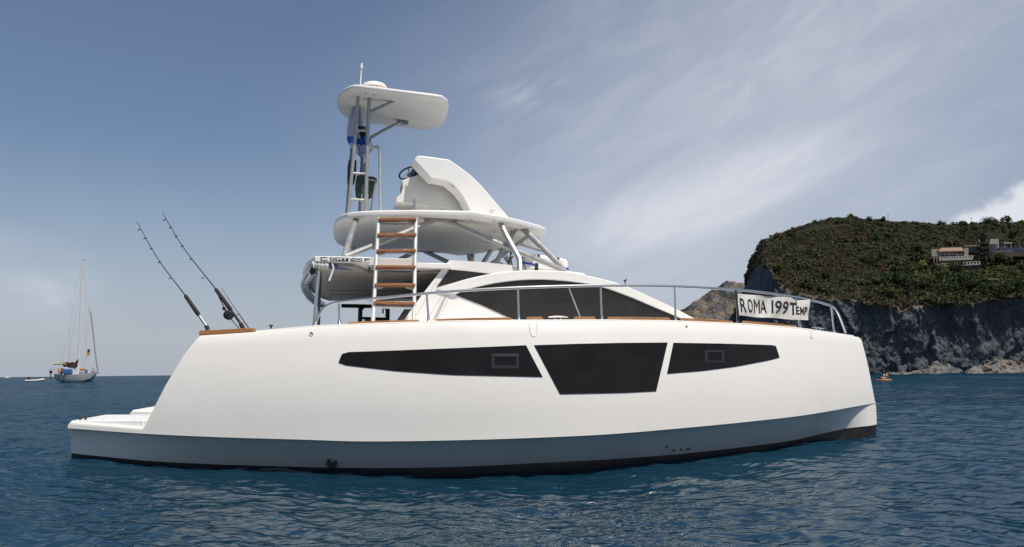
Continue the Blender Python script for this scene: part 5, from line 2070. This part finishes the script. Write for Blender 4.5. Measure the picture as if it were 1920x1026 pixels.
tree('conifer_tree', 1849, 500, 7.2, 2.6, 'pine', 'dark conifer standing right of the pink house', 3, None, True, 0.22, 1500)
tl = [(1640, 458, 3.0, 1.9), (1630, 500, 3.0, 2.0), (1688, 538, 3.6, 2.4), (1722, 520, 3.2, 2.2), (1706, 548, 3.4, 2.2), (1745, 545, 3.8, 2.6), (1768, 532, 3.4, 2.2), (1796, 520, 3.6, 2.4), (1806, 544, 3.4, 2.3), (1826, 532, 3.0, 2.2), (1838, 548, 3.2, 2.3), (1864, 545, 3.4, 2.4), (1888, 530, 3.4, 2.5), (1905, 548, 3.2, 2.3), (1880, 500, 2.8, 2.0), (1718, 478, 2.6, 1.9), (1905, 446, 3.0, 2.2), (1855, 425, 3.0, 2.2), (1888, 421, 2.6, 1.6), (1655, 540, 3.0, 2.2), (1660, 562, 2.8, 2.0), (1780, 556, 3.0, 2.2), (1872, 560, 3.0, 2.2)]
for i, (px, py, h, r) in enumerate(tl):
    tree('tree', px, py, h, r, 'shrub', 'broad dark green tree among the shrubs on the headland', 100 + i, 'green trees on the headland')

# ------------------------------------------------------------------ houses on the slope
M['pink'] = mat('pink_plaster', (0.36, 0.235, 0.19), 0.85, var=0.12, vscale=0.8)
M['pink_pale'] = mat('pale_plaster', (0.42, 0.34, 0.28), 0.85, var=0.1, vscale=0.8)
M['tile'] = mat('roof_tiles', (0.25, 0.165, 0.125), 0.85, var=0.2, vscale=3)
M['stone'] = mat('rubble_stone', (0.10, 0.085, 0.065), 0.95, var=0.4, vscale=1.5)
M['plaster'] = mat('white_plaster', (0.45, 0.43, 0.40), 0.85, var=0.1)
M['grey_pl'] = mat('grey_plaster', (0.17, 0.165, 0.15), 0.9, var=0.2)
M['pane'] = mat('house_window', (0.015, 0.016, 0.018), 0.15)
M['blue_deck'] = mat('blue_paint', (0.07, 0.08, 0.14), 0.8, var=0.3, vscale=1.5)
M['yellow_pl'] = mat('ochre_plaster', (0.24, 0.19, 0.10), 0.9, var=0.2)

YH = slope_at(1785, 500)[0].y - 2.0
THH = math.atan((1790 - CX) / FPX)
H_IN = Vector((math.sin(THH), math.cos(THH), 0))


def at_h(x, y, Y):
    """point on a wall line that faces the bay, Y metres out at the pink house"""
    d = ray(x, y)
    q = Vector((Y * math.tan(THH), Y, 0)).dot(H_IN)
    return CAM + d * ((q - CAM.dot(H_IN)) / d.dot(H_IN))


def hbox(par, name, x0, x1, y0, y1, dy0, dy1, m, bev=0, Y=None):
    """box whose front face fills the pixels x0..x1, y0..y1 and reaches from dy0 to dy1 behind the house front"""
    Y = Y or YH
    mb = MB()
    f = [at_h(x, y, Y + dy0) for x, y in ((x0, y1), (x1, y1), (x1, y0), (x0, y0))]
    mb.prism(f, H_IN * (dy1 - dy0))
    return part(name, mb, M[m], par, bevel=bev)


PH = thing('house', at_h(1785, 500, YH), 'pink house with a long white balustraded terrace on the headland slope', 'house')
w1 = hbox(PH, 'wall', 1747.5, 1815, 469, 486, 1.2, 6.5, 'pink')
hbox(PH, 'side_wing', 1746.5, 1762, 467, 481, 0.6, 1.2, 'pink_pale')
hbox(PH, 'chimney_wall', 1808, 1815.8, 465, 481, 0.55, 2.2, 'pink_pale')
mb = MB()
a = [at_h(x, y, YH + d) for x, y, d in ((1760, 473, 0.2), (1809, 471.5, 0.2), (1803, 465.5, 4.5), (1764, 466.5, 4.5))]
mb.prism(a, (0, 0, 0.18))
part('roof', mb, M['tile'], PH)
for x0, x1, y0, y1 in ((1757, 1760.2, 470, 473.6),):
    hbox(PH, 'window', x0, x1, y0, y1, 0.55, 0.7, 'pane')
for x0, x1, y0, y1 in ((1766, 1773.5, 477.8, 482.5), (1782, 1793, 478.5, 481.5), (1796.6, 1801.8, 473.2, 477.8), (1803.5, 1806, 474, 480)):
    hbox(PH, 'window', x0, x1, y0, y1, 1.1, 1.3, 'pane')
for x in (1763.5, 1771, 1780, 1794.5):
    hbox(PH, 'porch_post', x, x + 1.0, 473, 484, 0.5, 0.7, 'plaster')
hbox(PH, 'porch_beam', 1763, 1806, 476, 477, 0.45, 0.7, 'plaster')
for x in (1751, 1756, 1761):
    hbox(PH, 'pergola_post', x, x + 1.1, 480.5, 492, -0.6, -0.4, 'pink_pale')
hbox(PH, 'lower_room', 1764, 1824, 486, 492, 0.4, 5.0, 'stone')


def balustrade(x0, x1, ya, yb, h, dy, name, n):
    mb = MB()
    P0, P1 = at_h(x0, ya, YH + dy), at_h(x1, yb, YH + dy)
    hz = h * (YH + dy) / FPX
    up = Vector((0, 0, hz))
    for k in range(n + 1):
        p = P0.lerp(P1, k / n)
        mb.box(p + up * 0.5, (0.09, 0, 0), (0, 0.06, 0), up * 0.5)
    for z, r in ((0.06, 0.04), (0.97, 0.055)):
        mb.box((P0 + P1) / 2 + up * z, (P1 - P0) / 2, (0, 0.075, 0), (0, 0, r))
    return part(name, mb, M['plaster'], PH)


def terrace(x0, x1, ya, yb, dy0, dy1, th, name, m):
    mb = MB()
    f = [at_h(x0, ya, YH + dy0), at_h(x1, yb, YH + dy0)]
    b = [f[1] + H_IN * (dy1 - dy0), f[0] + H_IN * (dy1 - dy0)]
    mb.prism(f + b, (0, 0, -th))
    return part(name, mb, M[m], PH)


terrace(1762, 1824, 486.2, 483.8, -0.5, 1.3, 0.25, 'terrace_floor', 'plaster')
balustrade(1763, 1823.5, 486.2, 483.8, 4.0, -0.45, 'balustrade', 12)
terrace(1754, 1838, 499.2, 494.6, -2.6, 0.6, 0.22, 'terrace_floor', 'plaster')
balustrade(1755, 1837, 499.2, 494.6, 4.4, -2.55, 'balustrade', 14)
mb = MB()
f = [at_h(x, y, YH - 2.3) for x, y in ((1757, 511), (1836, 507), (1836, 496.6), (1757, 500.8))]
mb.prism(f, H_IN * 3)
rw = part('retaining_wall', mb, M['stone'], PH)
for x in (1764, 1784, 1800, 1816, 1829):
    y = 500.5 - (x - 1757) * 0.05
    hbox(PH, 'archway', x, x + 4.2, y, y + 3.8, -2.36, -2.1, 'pane')

GH = thing('house', at_h(1825, 473, YH + 6), 'low grey house with dark glazing beside the pink house', 'house')
hbox(GH, 'wall', 1811, 1838, 461.5, 473, 6, 10, 'grey_pl')
hbox(GH, 'roof', 1809.5, 1839, 460, 461.8, 5.6, 10.4, 'pink_pale')
for x in (1818.5, 1824, 1829.5):
    hbox(GH, 'window', x, x + 4.6, 463.5, 470.5, 5.95, 6.1, 'pane')
PG = thing('pergola', at_h(1845, 466, YH + 8), 'white pergola frame on the bathing terrace behind the conifer', 'pergola')
for x in (1836.5, 1842, 1868.5, 1871.5):
    hbox(PG, 'post', x, x + 1.3, 451, 466, 8, 8.2, 'plaster')
hbox(PG, 'beam', 1835.5, 1852, 450.3, 452, 7.9, 8.3, 'plaster')
hbox(PG, 'shade_panel', 1856, 1872, 448.2, 458, 8.4, 8.6, 'plaster')
BT = thing('bathing_terrace', at_h(1887, 481, YH + 4), 'long terrace with blue railing above a brown wall at the right edge', 'terrace')
hbox(BT, 'retaining_wall', 1853, 1990, 473, 481, 4, 9, 'stone')
hbox(BT, 'rail_panel', 1852, 1868, 461.5, 473, 4.1, 4.3, 'blue_deck')
mb = MB()
for k in range(40):
    x = 1876 + k * 2.7
    p = at_h(x, 472.8, YH + 4.2)
    hgt_ = 1.05 + 0.25 * math.sin(k * 1.9)
    mb.box(p + Vector((0, 0, hgt_ / 2)), (0.10, 0, 0), (0, 0.03, 0), (0, 0, hgt_ / 2))
part('railing', mb, M['blue_deck'], BT)
hbox(BT, 'parapet', 1868, 1900, 469.5, 473, 4.15, 4.35, 'tile')
for x0, x1, y0, y1 in ((1882, 1898, 454.5, 456.5),):
    hbox(BT, 'roof', x0, x1, y0, y1, 7.5, 9.5, 'plaster')
for x in (1883, 1896):
    hbox(BT, 'post', x, x + 1.3, 456.5, 470, 7.6, 7.8, 'plaster')
b, _ = slope_at(1858, 534)
OB = thing('outbuilding', b, 'small ochre walled outbuilding among the shrubs below the houses', 'outbuilding')
hbox(OB, 'wall', 1845, 1873, 524, 537, 0, 3, 'yellow_pl', 0, b.y - 2)
hbox(OB, 'roof', 1844, 1874, 522.6, 524.2, -0.3, 3.3, 'pink_pale', 0, b.y - 2)
hbox(OB, 'door', 1848, 1852, 527, 536, -0.06, 0.1, 'grey_pl', 0, b.y - 2)
b, _ = slope_at(1593, 408)
RU = thing('ruin', b, 'tiny crumbling stone ruin on the ridge of the headland', 'ruin')
hbox(RU, 'wall', 1588, 1599, 402.5, 409, 0, 2, 'pink_pale', 0, b.y)
hbox(RU, 'wall', 1593.5, 1597, 399.5, 402.5, 0.3, 1.6, 'pink_pale', 0, b.y)
for i, (x, y, top) in enumerate(((1665, 411, 401), (1821, 418, 408), (1812, 462, 446))):
    b, _ = slope_at(x, y)
    mb = MB()
    tp = at_h(x, top, b.y)
    mb.tube([b - Vector((0, 0, 0.3)), tp], [0.06, 0.045], 6)
    mb.box(tp - Vector((0, 0, 0.25)), (0.35, 0, 0), (0, 0.04, 0), (0, 0, 0.04))
    solo('utility_pole', mb, M['bark'], b, ['thin pole on the bare left part of the ridge', 'thin pole on the ridge above the houses', 'thin pole between the pink house and the grey house'][i], 'pole', 'poles on the headland')
